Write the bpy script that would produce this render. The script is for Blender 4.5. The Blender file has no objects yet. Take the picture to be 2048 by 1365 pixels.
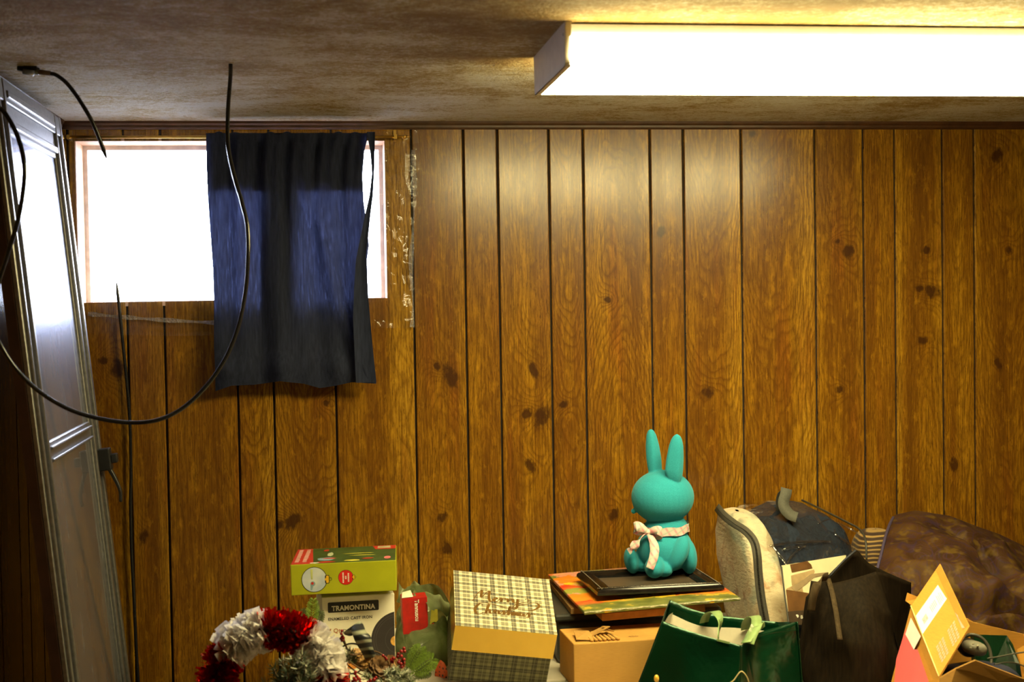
import bpy, bmesh, math, random
from mathutils import Vector, Matrix, Euler, noise as mnoise
random.seed(7)
scene = bpy.context.scene
COL = scene.collection

# ------------------------------------------------------------------ camera, world, exposure
CAMZ, DIST = 1.65, 4.10           # eye height; distance from the eye to the panelled wall (wall face is y = 0)
FPX = 2810.6                      # focal length in pixels of the 2048 px wide frame
RIGHT = Vector((0.9909, -0.1335, -0.0163)); UP = Vector((0.0202, 0.0280, 0.9994)); BACK = Vector((-0.1329, -0.9907, 0.0304))
RIGHT.normalize(); BACK.normalize(); UP = BACK.cross(RIGHT).normalized(); RIGHT = UP.cross(BACK).normalized()
cam_d = bpy.data.cameras.new('camera'); cam = bpy.data.objects.new('camera', cam_d); COL.objects.link(cam)
cam.matrix_world = Matrix(((RIGHT.x, UP.x, BACK.x, 0), (RIGHT.y, UP.y, BACK.y, -DIST), (RIGHT.z, UP.z, BACK.z, CAMZ), (0, 0, 0, 1)))
cam_d.sensor_width = 36; cam_d.lens = FPX * 36 / 2048; cam_d.clip_start = .05
cam_d.dof.use_dof = True; cam_d.dof.focus_distance = 4.0; cam_d.dof.aperture_fstop = 5.0
scene.camera = cam
LAMP_COL, LAMP_STR = (1.0, 0.84, 0.39, 1), 44.0
SKY_COL, SKY_STR = (0.74, 0.80, 1.0, 1), 60.0
w = bpy.data.worlds.new('overcast_sky'); scene.world = w; w.use_nodes = True
w.node_tree.nodes['Background'].inputs[0].default_value = SKY_COL
w.node_tree.nodes['Background'].inputs[1].default_value = SKY_STR
scene.view_settings.view_transform = 'Standard'; scene.view_settings.look = 'None'
scene.view_settings.gamma = 1; scene.view_settings.use_curve_mapping = False
scene.view_settings.exposure = 0.0
pl = bpy.data.lights.new('window_portal', 'AREA'); pl.shape = 'RECTANGLE'; pl.size = 1.0; pl.size_y = .55; pl.cycles.is_portal = True
po = bpy.data.objects.new('window_portal', pl); COL.objects.link(po); po.location = (-.25, .30, 1.89); po.rotation_euler = (math.radians(-90), 0, 0)
try:
    scene.cycles.max_bounces = 10; scene.cycles.transparent_max_bounces = 12; scene.cycles.sample_clamp_indirect = 6
    scene.cycles.use_denoising = True; scene.cycles.caustics_refractive = False
except Exception: pass

def at(px, py, d):
    """point at distance d (along the wall normal) seen at a pixel of the photograph"""
    v = RIGHT * ((px - 1024) / FPX) - UP * ((py - 682.5) / FPX) - BACK
    v = v * (d / v.y)
    return Vector((v.x, v.y - DIST, CAMZ + v.z))
def M(px, d): return px * d / FPX      # pixels to metres at distance d

# ------------------------------------------------------------------ node helper and materials
class G:
    def __init__(s, name):
        s.m = bpy.data.materials.new(name); s.m.use_nodes = True; s.t = s.m.node_tree; s.n = s.t.nodes; s.b = s.n['Principled BSDF']; s.out = s.n['Material Output']
    def put(s, sock, v):
        if v is None: return
        if hasattr(v, 'is_linked') or isinstance(v, bpy.types.NodeSocket): s.t.links.new(v, sock)
        else:
            if sock.type == 'RGBA' and len(v) == 3: v = (*v, 1)
            sock.default_value = v
    def node(s, typ, **kw):
        n = s.n.new(typ)
        for k, v in kw.items(): setattr(n, k, v)
        return n
    def m2(s, op, a, b=None, c=None, clamp=False):
        n = s.node('ShaderNodeMath', operation=op, use_clamp=clamp); s.put(n.inputs[0], a)
        if b is not None: s.put(n.inputs[1], b)
        if c is not None: s.put(n.inputs[2], c)
        return n.outputs[0]
    def attr(s, name, vec=False):
        n = s.node('ShaderNodeAttribute', attribute_type='OBJECT', attribute_name=name); return n.outputs['Vector' if vec else 'Fac']
    def coord(s, k='Object'): return s.node('ShaderNodeTexCoord').outputs[k]
    def sep(s, v):
        n = s.node('ShaderNodeSeparateXYZ'); s.put(n.inputs[0], v); return n.outputs[0], n.outputs[1], n.outputs[2]
    def com(s, x=0., y=0., z=0.):
        n = s.node('ShaderNodeCombineXYZ'); s.put(n.inputs[0], x); s.put(n.inputs[1], y); s.put(n.inputs[2], z); return n.outputs[0]
    def mapv(s, v, scale=(1, 1, 1), loc=(0, 0, 0), rot=(0, 0, 0)):
        n = s.node('ShaderNodeMapping'); s.put(n.inputs[0], v); n.inputs['Location'].default_value = loc; n.inputs['Rotation'].default_value = rot; n.inputs['Scale'].default_value = scale; return n.outputs[0]
    def noise(s, v, scale=5., detail=3., rough=.5, dist=0., col=False):
        n = s.node('ShaderNodeTexNoise'); s.put(n.inputs['Vector'], v); n.inputs['Scale'].default_value = scale; n.inputs['Detail'].default_value = detail
        n.inputs['Roughness'].default_value = rough; n.inputs['Distortion'].default_value = dist; return n.outputs[1 if col else 0]
    def voro(s, v, scale=5., feat='F1', out=0, rnd=1.):
        n = s.node('ShaderNodeTexVoronoi', feature=feat); s.put(n.inputs['Vector'], v); n.inputs['Scale'].default_value = scale; n.inputs['Randomness'].default_value = rnd; return n.outputs[out]
    def ramp(s, f, stops, interp='LINEAR'):
        n = s.node('ShaderNodeValToRGB'); n.color_ramp.interpolation = interp; e = n.color_ramp.elements
        while len(e) < len(stops): e.new(.5)
        for i, (p, c) in enumerate(stops):
            e[i].position = p; e[i].color = (*c, 1) if not isinstance(c, (int, float)) else (c, c, c, 1)
        s.put(n.inputs[0], f); return n.outputs[0]
    def mix(s, f, a, b, mode='MIX'):
        n = s.node('ShaderNodeMix', data_type='RGBA', blend_type=mode); s.put(n.inputs[0], f); s.put(n.inputs[6], a); s.put(n.inputs[7], b); return n.outputs[2]
    def bump(s, h, strength=.3, dist=.01):
        n = s.node('ShaderNodeBump'); n.inputs['Strength'].default_value = strength; n.inputs['Distance'].default_value = dist; s.put(n.inputs['Height'], h); return n.outputs[0]
    def set(s, **kw):
        names = dict(col='Base Color', rough='Roughness', metal='Metallic', spec='Specular IOR Level', normal='Normal', sheen='Sheen Weight', coat='Coat Weight', trans='Transmission Weight', emis='Emission Color', emstr='Emission Strength', alpha='Alpha', coatr='Coat Roughness', sheenr='Sheen Roughness', sheent='Sheen Tint', subs='Subsurface Weight')
        for k, v in kw.items(): s.put(s.b.inputs[names[k]], v)
        return s
    def surf(s, sh): s.t.links.new(sh, s.out.inputs[0])
    def mixsh(s, f, a, b):
        n = s.node('ShaderNodeMixShader'); s.put(n.inputs[0], f); s.t.links.new(a, n.inputs[1]); s.t.links.new(b, n.inputs[2]); return n.outputs[0]

def plain(name, col, rough=.6, metal=0., spec=.5, nscale=40., namt=.18, bump=0., **kw):
    """a simple procedural surface: base colour with slight noise wear and fine relief"""
    g = G(name); c = g.coord(); f = g.noise(c, nscale, 4)
    lo = tuple(max(0, x * (1 - namt)) for x in col); hi = tuple(min(1, x * (1 + namt)) for x in col)
    g.set(col=g.ramp(f, [(.3, lo), (.7, hi)]), rough=rough, metal=metal, spec=spec, **kw)
    if bump: g.set(normal=g.bump(g.noise(c, nscale * 2, 3), bump, .004))
    return g.m

def wood_panel():
    g = G('printed_wood_panelling'); x, y, z = g.sep(g.coord())
    seed, xc, zc, wd = g.attr('seed'), g.attr('xc'), g.attr('zc'), g.attr('wd')
    u = g.m2('DIVIDE', g.m2('SUBTRACT', x, xc), wd)
    sx = g.m2('MULTIPLY_ADD', seed, 13.7, x)
    n1 = g.noise(g.com(g.m2('MULTIPLY', sx, 7.), seed, g.m2('MULTIPLY', z, 2.2)), 1., 2, .5)
    n2 = g.noise(g.com(g.m2('MULTIPLY', sx, 30.), seed, g.m2('MULTIPLY', z, 9.)), 1., 3, .55)
    zz = g.m2('SUBTRACT', z, zc)
    f = g.m2('MULTIPLY', g.m2('MULTIPLY', u, u), g.attr('arch'))
    f = g.m2('ADD', f, g.m2('MULTIPLY', zz, g.attr('dirz')))
    f = g.m2('MULTIPLY_ADD', n1, 12., f); f = g.m2('MULTIPLY_ADD', n2, 1.5, f); n3 = g.noise(g.com(g.m2('MULTIPLY', sx, 70.), seed, g.m2('MULTIPLY', z, 42.)), 1., 3, .6)
    kd = None
    for k in ('k1', 'k2', 'k3', 'k4'):
        kx, kz, kr = g.sep(g.attr(k, True))
        dx = g.m2('SUBTRACT', x, kx); dz = g.m2('SUBTRACT', z, kz); tl = g.m2('MULTIPLY', g.m2('SINE', g.m2('MULTIPLY', kz, 23.)), .32)
        dx = g.m2('DIVIDE', g.m2('MULTIPLY_ADD', dz, tl, dx), kr); dz = g.m2('DIVIDE', dz, g.m2('MULTIPLY', kr, g.m2('MULTIPLY_ADD', g.m2('SINE', g.m2('MULTIPLY', kz, 41.)), .55, 1.35)))
        r2 = g.m2('ADD', g.m2('MULTIPLY', dx, dx), g.m2('MULTIPLY', dz, dz))
        f = g.m2('ADD', f, g.m2('DIVIDE', 4.2, g.m2('ADD', g.m2('MULTIPLY', r2, .16), 1.)))
        kd = r2 if kd is None else g.m2('MINIMUM', kd, r2)
    rings = g.m2('FRACT', g.m2('MULTIPLY', f, 1.05))
    line = g.ramp(rings, [(0, .8), (.14, .45), (.42, .10), (.78, .0), (1., .7)])
    broad = g.noise(g.com(g.m2('MULTIPLY', sx, 16.), seed, g.m2('MULTIPLY', z, 1.1)), 1., 3, .6)
    fib = g.noise(g.com(g.m2('MULTIPLY', sx, 240.), seed, g.m2('MULTIPLY', z, 10.)), 1., 4, .7)
    por = g.noise(g.com(g.m2('MULTIPLY', sx, 420.), seed, g.m2('MULTIPLY', z, 45.)), 1., 3, .65)
    base = g.ramp(broad, [(.30, (.135, .052, .004)), (.45, (.225, .096, .006)), (.58, (.300, .142, .008)), (.72, (.42, .215, .014))])
    base = g.mix(g.m2('MULTIPLY', g.ramp(g.m2('ADD', u, .5), [(.0, .8), (.06, .1), (.72, 0.), (.86, .75), (.97, 1.)]), g.attr('edge')), base, (.50, .27, .020))
    red = g.noise(g.com(g.m2('MULTIPLY', sx, 22.), g.m2('ADD', seed, 4.), g.m2('MULTIPLY', z, 1.9)), 1., 2)
    base = g.mix(g.ramp(red, [(.55, 0.), (.75, .55)]), base, (.25, .07, .008))
    base = g.mix(g.m2('MULTIPLY', line, g.attr('ring')), base, (.085, .028, .004))
    base = g.mix(g.ramp(fib, [(.38, .75), (.62, 0.)]), base, (.085, .032, .004))
    base = g.mix(g.ramp(por, [(.32, .7), (.45, 0.)]), base, (.055, .021, .003))
    mot = g.noise(g.com(g.m2('MULTIPLY', sx, 60.), seed, g.m2('MULTIPLY', z, 22.)), 1., 4, .65); base = g.mix(g.ramp(mot, [(.30, .45), (.50, 0.)]), base, (.11, .040, .003)); base = g.mix(g.ramp(mot, [(.56, 0.), (.74, .35)]), base, (.50, .25, .012))
    kn = g.m2('ADD', kd, g.m2('MULTIPLY', g.m2('SUBTRACT', n3, .5), 3.6))
    base = g.mix(g.ramp(g.m2('MULTIPLY', kn, .25), [(.10, .9), (.24, .55), (.34, .18), (.7, 0.)]), base, (.040, .014, .004))
    scuff = g.noise(g.com(g.m2('MULTIPLY', x, 26.), 3.3, g.m2('MULTIPLY', z, 19.)), 1., 4, .7)
    base = g.mix(g.ramp(scuff, [(.745, 0.), (.77, .45)]), base, (.45, .33, .14))
    g.set(col=base, rough=g.ramp(broad, [(.3, .27), (.7, .22)]), spec=.52, normal=g.bump(fib, .10, .002))
    return g.m

def ceiling_mat():
    g = G('brushed_stucco_ceiling'); c = g.coord(); x, y, z = g.sep(c)
    a = g.noise(g.mapv(c, (2.0, 2.6, 1)), 1.7, 7, .72, .4); b = g.noise(g.mapv(c, (13, 18, 1)), 1.8, 6, .8)
    d = g.noise(g.mapv(c, (75, 75, 1)), 1.6, 3, .75)
    e = g.noise(g.mapv(c, (1., 1., 1), (3.1, 1.7, 0)), .9, 2)
    f = g.m2('ADD', g.m2('MULTIPLY', a, .62), g.m2('MULTIPLY', b, .28)); f = g.m2('ADD', f, g.m2('MULTIPLY', e, .35)); f = g.m2('MULTIPLY_ADD', d, .42, f); f = g.m2('SUBTRACT', f, .10)
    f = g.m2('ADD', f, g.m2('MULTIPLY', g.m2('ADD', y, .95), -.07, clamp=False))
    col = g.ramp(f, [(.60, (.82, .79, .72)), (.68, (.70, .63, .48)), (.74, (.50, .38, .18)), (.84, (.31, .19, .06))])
    h = g.m2('ADD', g.noise(g.mapv(c, (90, 110, 90)), 1.7, 4, .7), g.m2('MULTIPLY', b, 1.2))
    g.set(col=col, rough=.85, spec=.2, normal=g.bump(h, .8, .014)); return g.m

def stripes(g, c, period, spans, soft=None):
    """value 0..1 along coordinate c repeating with period; spans = [(start, end, value)]"""
    f = g.m2('FRACT', g.m2('DIVIDE', c, period)); st = [(0., 0.)]
    for a, b, v in spans: st += [(a, v), (b, 0.)]
    return g.ramp(f, st[1:] if spans[0][0] == 0 else st, 'CONSTANT')

def plaid(name, base, band, dark, line, per, rough=.5):
    g = G(name); x, y, z = g.sep(g.coord()); v = g.m2('ADD', y, z)
    sx = stripes(g, x, per, [(.04, .30, 1.), (.48, .86, .6)])
    sy = stripes(g, v, per * .8, [(.04, .32, 1.), (.50, .86, .6)])
    c = g.mix(g.m2('MULTIPLY', sx, .80), base, band); c = g.mix(g.m2('MULTIPLY', sy, .80), c, band)
    c = g.mix(g.m2('MULTIPLY', g.m2('MULTIPLY', sx, sy), .85), c, dark)
    lx = stripes(g, x, per, [(.13, .16, 1.), (.66, .70, 1.)]); ly = stripes(g, v, per * .8, [(.15, .18, 1.), (.68, .72, 1.)])
    c = g.mix(g.m2('MULTIPLY', g.m2('MAXIMUM', lx, ly), .25), c, line)
    g.set(col=c, rough=rough, normal=g.bump(g.noise(g.coord(), 900, 2), .08, .001)); return g.m

def cloth(name, col, trans, tcol, weave=700, vary=.25, rough=.9):
    g = G(name); c = g.coord(); n = g.noise(g.mapv(c, (1, 1, .12)), 160, 3)
    lo = tuple(x * (1 - vary) for x in col); hi = tuple(x * (1 + vary) for x in col)
    cc = g.ramp(n, [(.3, lo), (.7, hi)]); bp = g.bump(g.noise(c, weave, 2), .25, .001)
    g.set(col=cc, rough=rough, spec=.10, normal=bp)
    if trans:
        t = g.node('ShaderNodeBsdfTranslucent'); lo = tuple(x * .35 for x in tcol); nn = g.noise(g.mapv(c, (1, 1, .10)), 230, 4, .7); g.put(t.inputs[0], g.ramp(nn, [(.36, lo), (.58, tcol), (.74, tuple(x * 3.2 for x in tcol))]))
        g.surf(g.mixsh(trans, g.b.outputs[0], t.outputs[0]))
    return g.m

def clear_film(name, gloss=.12, tint=(1, 1, 1), rough=.08, bump=.6, scale=14, haze=0., hazecol=(.8, .85, .9), dist=.02, fres=.5):
    g = G(name); c = g.coord()
    nrm = g.bump(g.m2('ADD', g.noise(c, scale, 4, .6), g.m2('MULTIPLY', g.voro(c, scale * 1.4, 'DISTANCE_TO_EDGE'), .5)), bump, dist)
    tr = g.node('ShaderNodeBsdfTransparent'); tr.inputs[0].default_value = (*tint, 1)
    gl = g.node('ShaderNodeBsdfGlossy'); gl.inputs['Roughness'].default_value = rough; g.put(gl.inputs['Normal'], nrm)
    lw = g.node('ShaderNodeLayerWeight'); lw.inputs[0].default_value = .35; g.put(lw.inputs['Normal'], nrm)
    f = g.m2('MULTIPLY_ADD', lw.outputs[0], fres if fres else 0., gloss, clamp=True)
    sh = g.mixsh(f, tr.outputs[0], gl.outputs[0])
    if haze:
        df = g.node('ShaderNodeBsdfDiffuse'); df.inputs[0].default_value = (*hazecol, 1); sh = g.mixsh(haze, sh, df.outputs[0])
    g.surf(sh); return g.m

def flower_print():
    g = G('floral_print'); c = g.coord(); x, y, z = g.sep(c)
    n = g.noise(c, 9, 3, .6, .8); dn_ = g.node('ShaderNodeVectorMath', operation='MULTIPLY_ADD'); g.put(dn_.inputs[0], g.noise(c, 22, 3, .6, 0., True)); dn_.inputs[1].default_value = (.11, .11, .11); g.put(dn_.inputs[2], c); v = g.voro(dn_.outputs[0], 15, 'F1', 1)
    h, s, l = g.sep(v)
    col = g.ramp(h, [(.0, (.62, .03, .01)), (.22, (.75, .22, .01)), (.40, (.80, .52, .02)), (.56, (.14, .19, .03)), (.74, (.72, .30, .22)), (.88, (.33, .33, .05))], 'CONSTANT')
    edge = g.ramp(g.m2('ADD', y, g.m2('MULTIPLY', n, .12)), [(.125, 1.), (.16, 0.)])
    olive = g.ramp(g.noise(c, 26, 3), [(.35, (.085, .10, .015)), (.57, (.17, .18, .035)), (.64, (.62, .40, .02)), (.72, (.60, .12, .02))])
    col = g.mix(g.ramp(n, [(.48, .0), (.62, .55)]), col, (.72, .36, .04)); col = g.mix(edge, col, olive)
    g.set(col=col, rough=.45, normal=g.bump(g.noise(c, 60, 3), .2, .003)); return g.m

def paisley():
    g = G('paisley_quilt_cloth'); c = g.coord(); n = g.noise(c, 5, 2, .5, .4)
    w_ = g.m2('FRACT', g.m2('MULTIPLY', n, 9.)); l1 = g.ramp(w_, [(0, 0.), (.08, 1.), (.18, 0.), (.5, 0.), (.58, .7), (.66, 0.)])
    v = g.voro(g.mapv(c, (1, 1, 1)), 16, 'F1'); l2 = g.ramp(g.m2('FRACT', g.m2('MULTIPLY', v, 3.4)), [(0, 0.), (.12, .9), (.25, 0.), (.6, 0.), (.7, .6), (.8, 0.)])
    base = g.ramp(g.noise(c, 11, 3), [(.3, (.026, .010, .002)), (.55, (.050, .021, .004)), (.75, (.070, .034, .005))])
    base = g.mix(g.m2('MULTIPLY', l1, .8), base, (.026, .014, .040)); base = g.mix(g.m2('MULTIPLY', l2, .6), base, (.055, .018, .036))
    base = g.mix(g.ramp(g.noise(c, 30, 2), [(.54, 0.), (.66, .6)]), base, (.115, .068, .008))
    g.set(col=base, rough=.7, spec=.2, normal=g.bump(g.noise(c, 500, 2), .2, .001)); return g.m

def floral_fabric():
    g = G('beige_floral_bedding'); c = g.coord(); a = g.noise(c, 9, 3, .5, .7); b = g.noise(g.mapv(c, (1, 1, 1), (4, 2, 7)), 14, 3, .6, 1.)
    base = g.ramp(a, [(.3, (.42, .33, .21)), (.55, (.55, .47, .33)), (.7, (.36, .38, .30))])
    base = g.mix(g.ramp(b, [(.53, 0.), (.66, .75)]), base, (.30, .125, .045))
    base = g.mix(g.ramp(g.noise(g.mapv(c, (1, 1, 1), (9, 1, 3)), 10, 2), [(.60, 0.), (.70, .8)]), base, (.12, .15, .13))
    g.set(col=base, rough=.75, sheen=.2, normal=g.bump(g.noise(g.mapv(c, (1, 1, 2.2)), 55, 3), .5, .008)); return g.m

def flock():
    g = G('teal_flocking'); c = g.coord(); n = g.noise(c, 900, 2)
    g.set(col=g.ramp(n, [(.3, (.020, .24, .33)), (.7, (.038, .36, .48))]), rough=.95, spec=.1, sheen=.25, sheenr=.5, sheent=(.45, .95, .9), normal=g.bump(n, .35, .002)); return g.m

def cardboard(name, col=(.50, .27, .065)):
    g = G(name); c = g.coord(); n = g.noise(c, 8, 4); f = g.noise(g.mapv(c, (1, 1, 14)), 60, 3)
    base = g.ramp(n, [(.3, tuple(x * .86 for x in col)), (.7, tuple(min(1, x * 1.1) for x in col))])
    g.set(col=g.mix(g.ramp(f, [(.35, .25), (.6, 0.)]), base, tuple(x * .6 for x in col)), rough=.75, spec=.25, normal=g.bump(f, .12, .002)); return g.m

def ribbon_plaid():
    g = G('pink_plaid_ribbon'); c = g.coord(); x, y, z = g.sep(c)
    s1 = g.ramp(g.m2('FRACT', g.m2('DIVIDE', g.m2('ADD', x, g.m2('MULTIPLY', z, .6)), .021)), [(0, 0.), (.25, 1.), (.5, 0.)])
    s2 = g.ramp(g.m2('FRACT', g.m2('DIVIDE', g.m2('SUBTRACT', z, g.m2('MULTIPLY', x, .5)), .017)), [(0, 0.), (.3, 1.), (.55, 0.)])
    col = g.mix(g.m2('MULTIPLY', s1, .8), (.82, .56, .54), (.78, .16, .26)); col = g.mix(g.m2('MULTIPLY', s2, .75), col, (.22, .48, .42))
    g.set(col=col, rough=.6, sheen=.2); return g.m

def striped(name, a, b, per, axis=0, warp=.3, rough=.8):
    g = G(name); c = g.coord(); s = g.sep(c)[axis]; n = g.noise(c, 8, 2)
    f = g.ramp(g.m2('FRACT', g.m2('DIVIDE', g.m2('MULTIPLY_ADD', n, warp * per * 4, s), per)), [(0, 0.), (.35, 0.), (.5, 1.), (.72, 1.), (.86, 0.)])
    g.set(col=g.mix(f, a, b), rough=rough, sheen=.1); return g.m

def tinsel(name, col, metal, rough, trans=0.):
    g = G(name); n = g.noise(g.coord(), 130, 2)
    g.set(col=g.ramp(n, [(.3, tuple(x * .6 for x in col)), (.7, col)]), metal=metal, rough=rough)
    if trans:
        t = g.node('ShaderNodeBsdfTranslucent'); t.inputs[0].default_value = (*col, 1); g.surf(g.mixsh(trans, g.b.outputs[0], t.outputs[0]))
    return g.m

MAT = {}
def mat(k, fn=None, *a, **kw):
    if k not in MAT: MAT[k] = fn(*a, **kw)
    return MAT[k]
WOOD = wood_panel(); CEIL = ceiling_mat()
TRIM = plain('dark_stained_trim', (.055, .020, .006), .42, nscale=30, namt=.3)
GROOVE = plain('dark_backing', (.012, .007, .004), .8)
ALU = plain('brushed_aluminium', (.40, .40, .42), .36, 1., nscale=90, namt=.1)
DOORALU = plain('dull_door_aluminium', (.24, .235, .24), .42, .85, nscale=90, namt=.15)
ALUD = plain('dull_aluminium_frame', (.40, .39, .38), .45, .75, nscale=60, namt=.12)
DARKWOOD = plain('dark_red_brown_edge', (.032, .012, .007), .45, nscale=25, namt=.3)
BLACK = plain('black_plastic', (.012, .012, .013), .38, nscale=80)
RUBBER = plain('black_cable_sheath', (.012, .012, .014), .22, nscale=200)
WHITEMETAL = plain('white_enamel_metal', (.72, .70, .66), .45, nscale=60, namt=.05)
BRASS = plain('brass', (.62, .40, .09), .28, 1., nscale=60, namt=.15)
WHITE = plain('white_print', (.82, .80, .72), .6, namt=.05)
INK = plain('black_print', (.014, .013, .016), .45, namt=.1)

# ------------------------------------------------------------------ geometry helpers
class MB:
    def __init__(s): s.v = []; s.f = []; s.mi = []; s.cur = 0
    def add(s, vs, fs):
        o = len(s.v); s.v += [Vector(p) for p in vs]
        for f in fs: s.f.append([i + o for i in f]); s.mi.append(s.cur)
        return s
    def box(s, a, b, M_=None):
        x0, y0, z0 = a; x1, y1, z1 = b
        vs = [(x0, y0, z0), (x1, y0, z0), (x1, y1, z0), (x0, y1, z0), (x0, y0, z1), (x1, y0, z1), (x1, y1, z1), (x0, y1, z1)]
        if M_: vs = [M_ @ Vector(p) for p in vs]
        return s.add(vs, [(3, 2, 1, 0), (4, 5, 6, 7), (0, 1, 5, 4), (1, 2, 6, 5), (2, 3, 7, 6), (3, 0, 4, 7)])
    def bbox(s, a, b, r=.003, seg=2):
        """box with rounded edges"""
        bm = bmesh.new(); bmesh.ops.create_cube(bm, size=1)
        for v in bm.verts: v.co = Vector([(a[i] + b[i]) / 2 + v.co[i] * (b[i] - a[i]) for i in range(3)])
        bmesh.ops.bevel(bm, geom=bm.edges[:], offset=r, segments=seg, affect='EDGES', profile=.5)
        bm.verts.index_update(); s.add([v.co.copy() for v in bm.verts], [[v.index for v in f.verts] for f in bm.faces]); bm.free(); return s
    def quad(s, *p): return s.add(p, [tuple(range(len(p)))])
    def slab(s, pts, nrm, t):
        """flat polygon with thickness t along -nrm"""
        n = Vector(nrm) * t; k = len(pts); P = [Vector(p) for p in pts]
        return s.add(P + [p - n for p in P], [tuple(range(k)), tuple(reversed(range(k, 2 * k)))] + [(i, i + k, (i + 1) % k + k, (i + 1) % k) for i in range(k)])
    def grid(s, fn, nu, nv, cu=False, cv=False):
        vs = [fn(i / (nu if cu else nu - 1), j / (nv if cv else nv - 1)) for j in range(nv) for i in range(nu)]
        fs = [(j * nu + i, j * nu + (i + 1) % nu, ((j + 1) % nv) * nu + (i + 1) % nu, ((j + 1) % nv) * nu + i)
              for j in range(nv if cv else nv - 1) for i in range(nu if cu else nu - 1)]
        return s.add(vs, fs)
    def ell(s, c, r, rot=None, nu=20, nv=12, e=1.):
        R_ = Euler(rot).to_matrix() if rot else Matrix.Identity(3); c = Vector(c)
        sp = lambda t: math.copysign(abs(t) ** e, t)
        return s.grid(lambda u, v: c + R_ @ Vector((r[0] * sp(math.cos(2 * math.pi * u)) * sp(math.sin(math.pi * (.002 + .996 * v))), r[1] * sp(math.sin(2 * math.pi * u)) * sp(math.sin(math.pi * (.002 + .996 * v))), r[2] * sp(math.cos(math.pi * (.002 + .996 * v))))), nu, nv, cu=True)
    def tube(s, pts, r, seg=8, sub=6, cap=True):
        P = smooth_path(pts, sub) if sub > 1 else [Vector(p) for p in pts]; n = len(P)
        rr = r if callable(r) else (lambda t: r); up = Vector((.31, .2, .93)); rings = []; N = None
        for i in range(n):
            T = (P[min(i + 1, n - 1)] - P[max(i - 1, 0)]).normalized()
            N = (up - T * up.dot(T)) if N is None else (N - T * N.dot(T))
            if N.length < 1e-4: N = T.orthogonal()
            N.normalize(); B = T.cross(N); R_ = rr(i / (n - 1))
            rings.append([P[i] + (N * math.cos(2 * math.pi * k / seg) + B * math.sin(2 * math.pi * k / seg)) * R_ for k in range(seg)])
        fs = [(j * seg + k, j * seg + (k + 1) % seg, (j + 1) * seg + (k + 1) % seg, (j + 1) * seg + k) for j in range(n - 1) for k in range(seg)]
        if cap: fs += [tuple(reversed(range(seg))), tuple(range((n - 1) * seg, n * seg))]
        return s.add([p for r_ in rings for p in r_], fs)
    def ribbon(s, pts, side, wd, t=.0012, sub=5):
        """flat band of width wd along a path; side = vector or list of vectors across the band"""
        P = smooth_path(pts, sub); n = len(P); vs = []
        S = smooth_path(side, sub) if isinstance(side, list) else [Vector(side)] * n
        for i in range(n):
            T = (P[min(i + 1, n - 1)] - P[max(i - 1, 0)]).normalized(); sd = (S[i] - T * S[i].dot(T)).normalized(); nn = T.cross(sd)
            w_ = wd(i / (n - 1)) if callable(wd) else wd
            vs += [P[i] - sd * w_ / 2 + nn * t / 2, P[i] + sd * w_ / 2 + nn * t / 2, P[i] + sd * w_ / 2 - nn * t / 2, P[i] - sd * w_ / 2 - nn * t / 2]
        fs = [(4 * i + k, 4 * i + (k + 1) % 4, 4 * i + 4 + (k + 1) % 4, 4 * i + 4 + k) for i in range(n - 1) for k in range(4)] + [(3, 2, 1, 0), (4 * n - 4, 4 * n - 3, 4 * n - 2, 4 * n - 1)]
        return s.add(vs, fs)
    def disc(s, c, ex, ey, r, n=32, r0=0., ry=None):
        c, ex, ey = Vector(c), Vector(ex), Vector(ey); ry = ry or r
        if r0:
            vs = [c + ex * q * math.cos(2 * math.pi * i / n) + ey * q * math.sin(2 * math.pi * i / n) for q in (r0, r) for i in range(n)]
            return s.add(vs, [(i, (i + 1) % n, n + (i + 1) % n, n + i) for i in range(n)])
        return s.add([c + ex * r * math.cos(2 * math.pi * i / n) + ey * ry * math.sin(2 * math.pi * i / n) for i in range(n)], [tuple(range(n))])
    def build(s, name, m, parent=None, smooth=False, world=None, kind=None):
        me = bpy.data.meshes.new(name); vs = s.v
        if world is not None:
            inv = world.inverted(); vs = [inv @ p for p in vs]
        me.from_pydata([tuple(p) for p in vs], [], s.f)
        for x in (m if isinstance(m, (list, tuple)) else [m]): me.materials.append(x)
        me.polygons.foreach_set('material_index', s.mi)
        if smooth: me.polygons.foreach_set('use_smooth', [True] * len(me.polygons))
        me.update(); o = bpy.data.objects.new(name, me); COL.objects.link(o)
        if parent: o.parent = parent
        if kind: o['kind'] = kind
        return o

def smooth_path(pts, sub):
    P = [Vector(p) for p in pts]
    if len(P) < 3: return [P[0].lerp(P[-1], i / sub) for i in range(sub + 1)]
    out = []
    for i in range(len(P) - 1):
        a, b, c, d = P[max(i - 1, 0)], P[i], P[i + 1], P[min(i + 2, len(P) - 1)]
        for k in range(sub):
            t = k / sub; out.append(.5 * ((2 * b) + (c - a) * t + (2 * a - 5 * b + 4 * c - d) * t * t + (3 * b - a - 3 * c + d) * t ** 3))
    return out + [P[-1]]

def poly(xs, t):
    """piecewise linear lookup in [(x, y), ...]"""
    if t <= xs[0][0]: return xs[0][1]
    for (a, ya), (b, yb) in zip(xs, xs[1:]):
        if t <= b: return ya + (yb - ya) * (t - a) / (b - a)
    return xs[-1][1]

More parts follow.
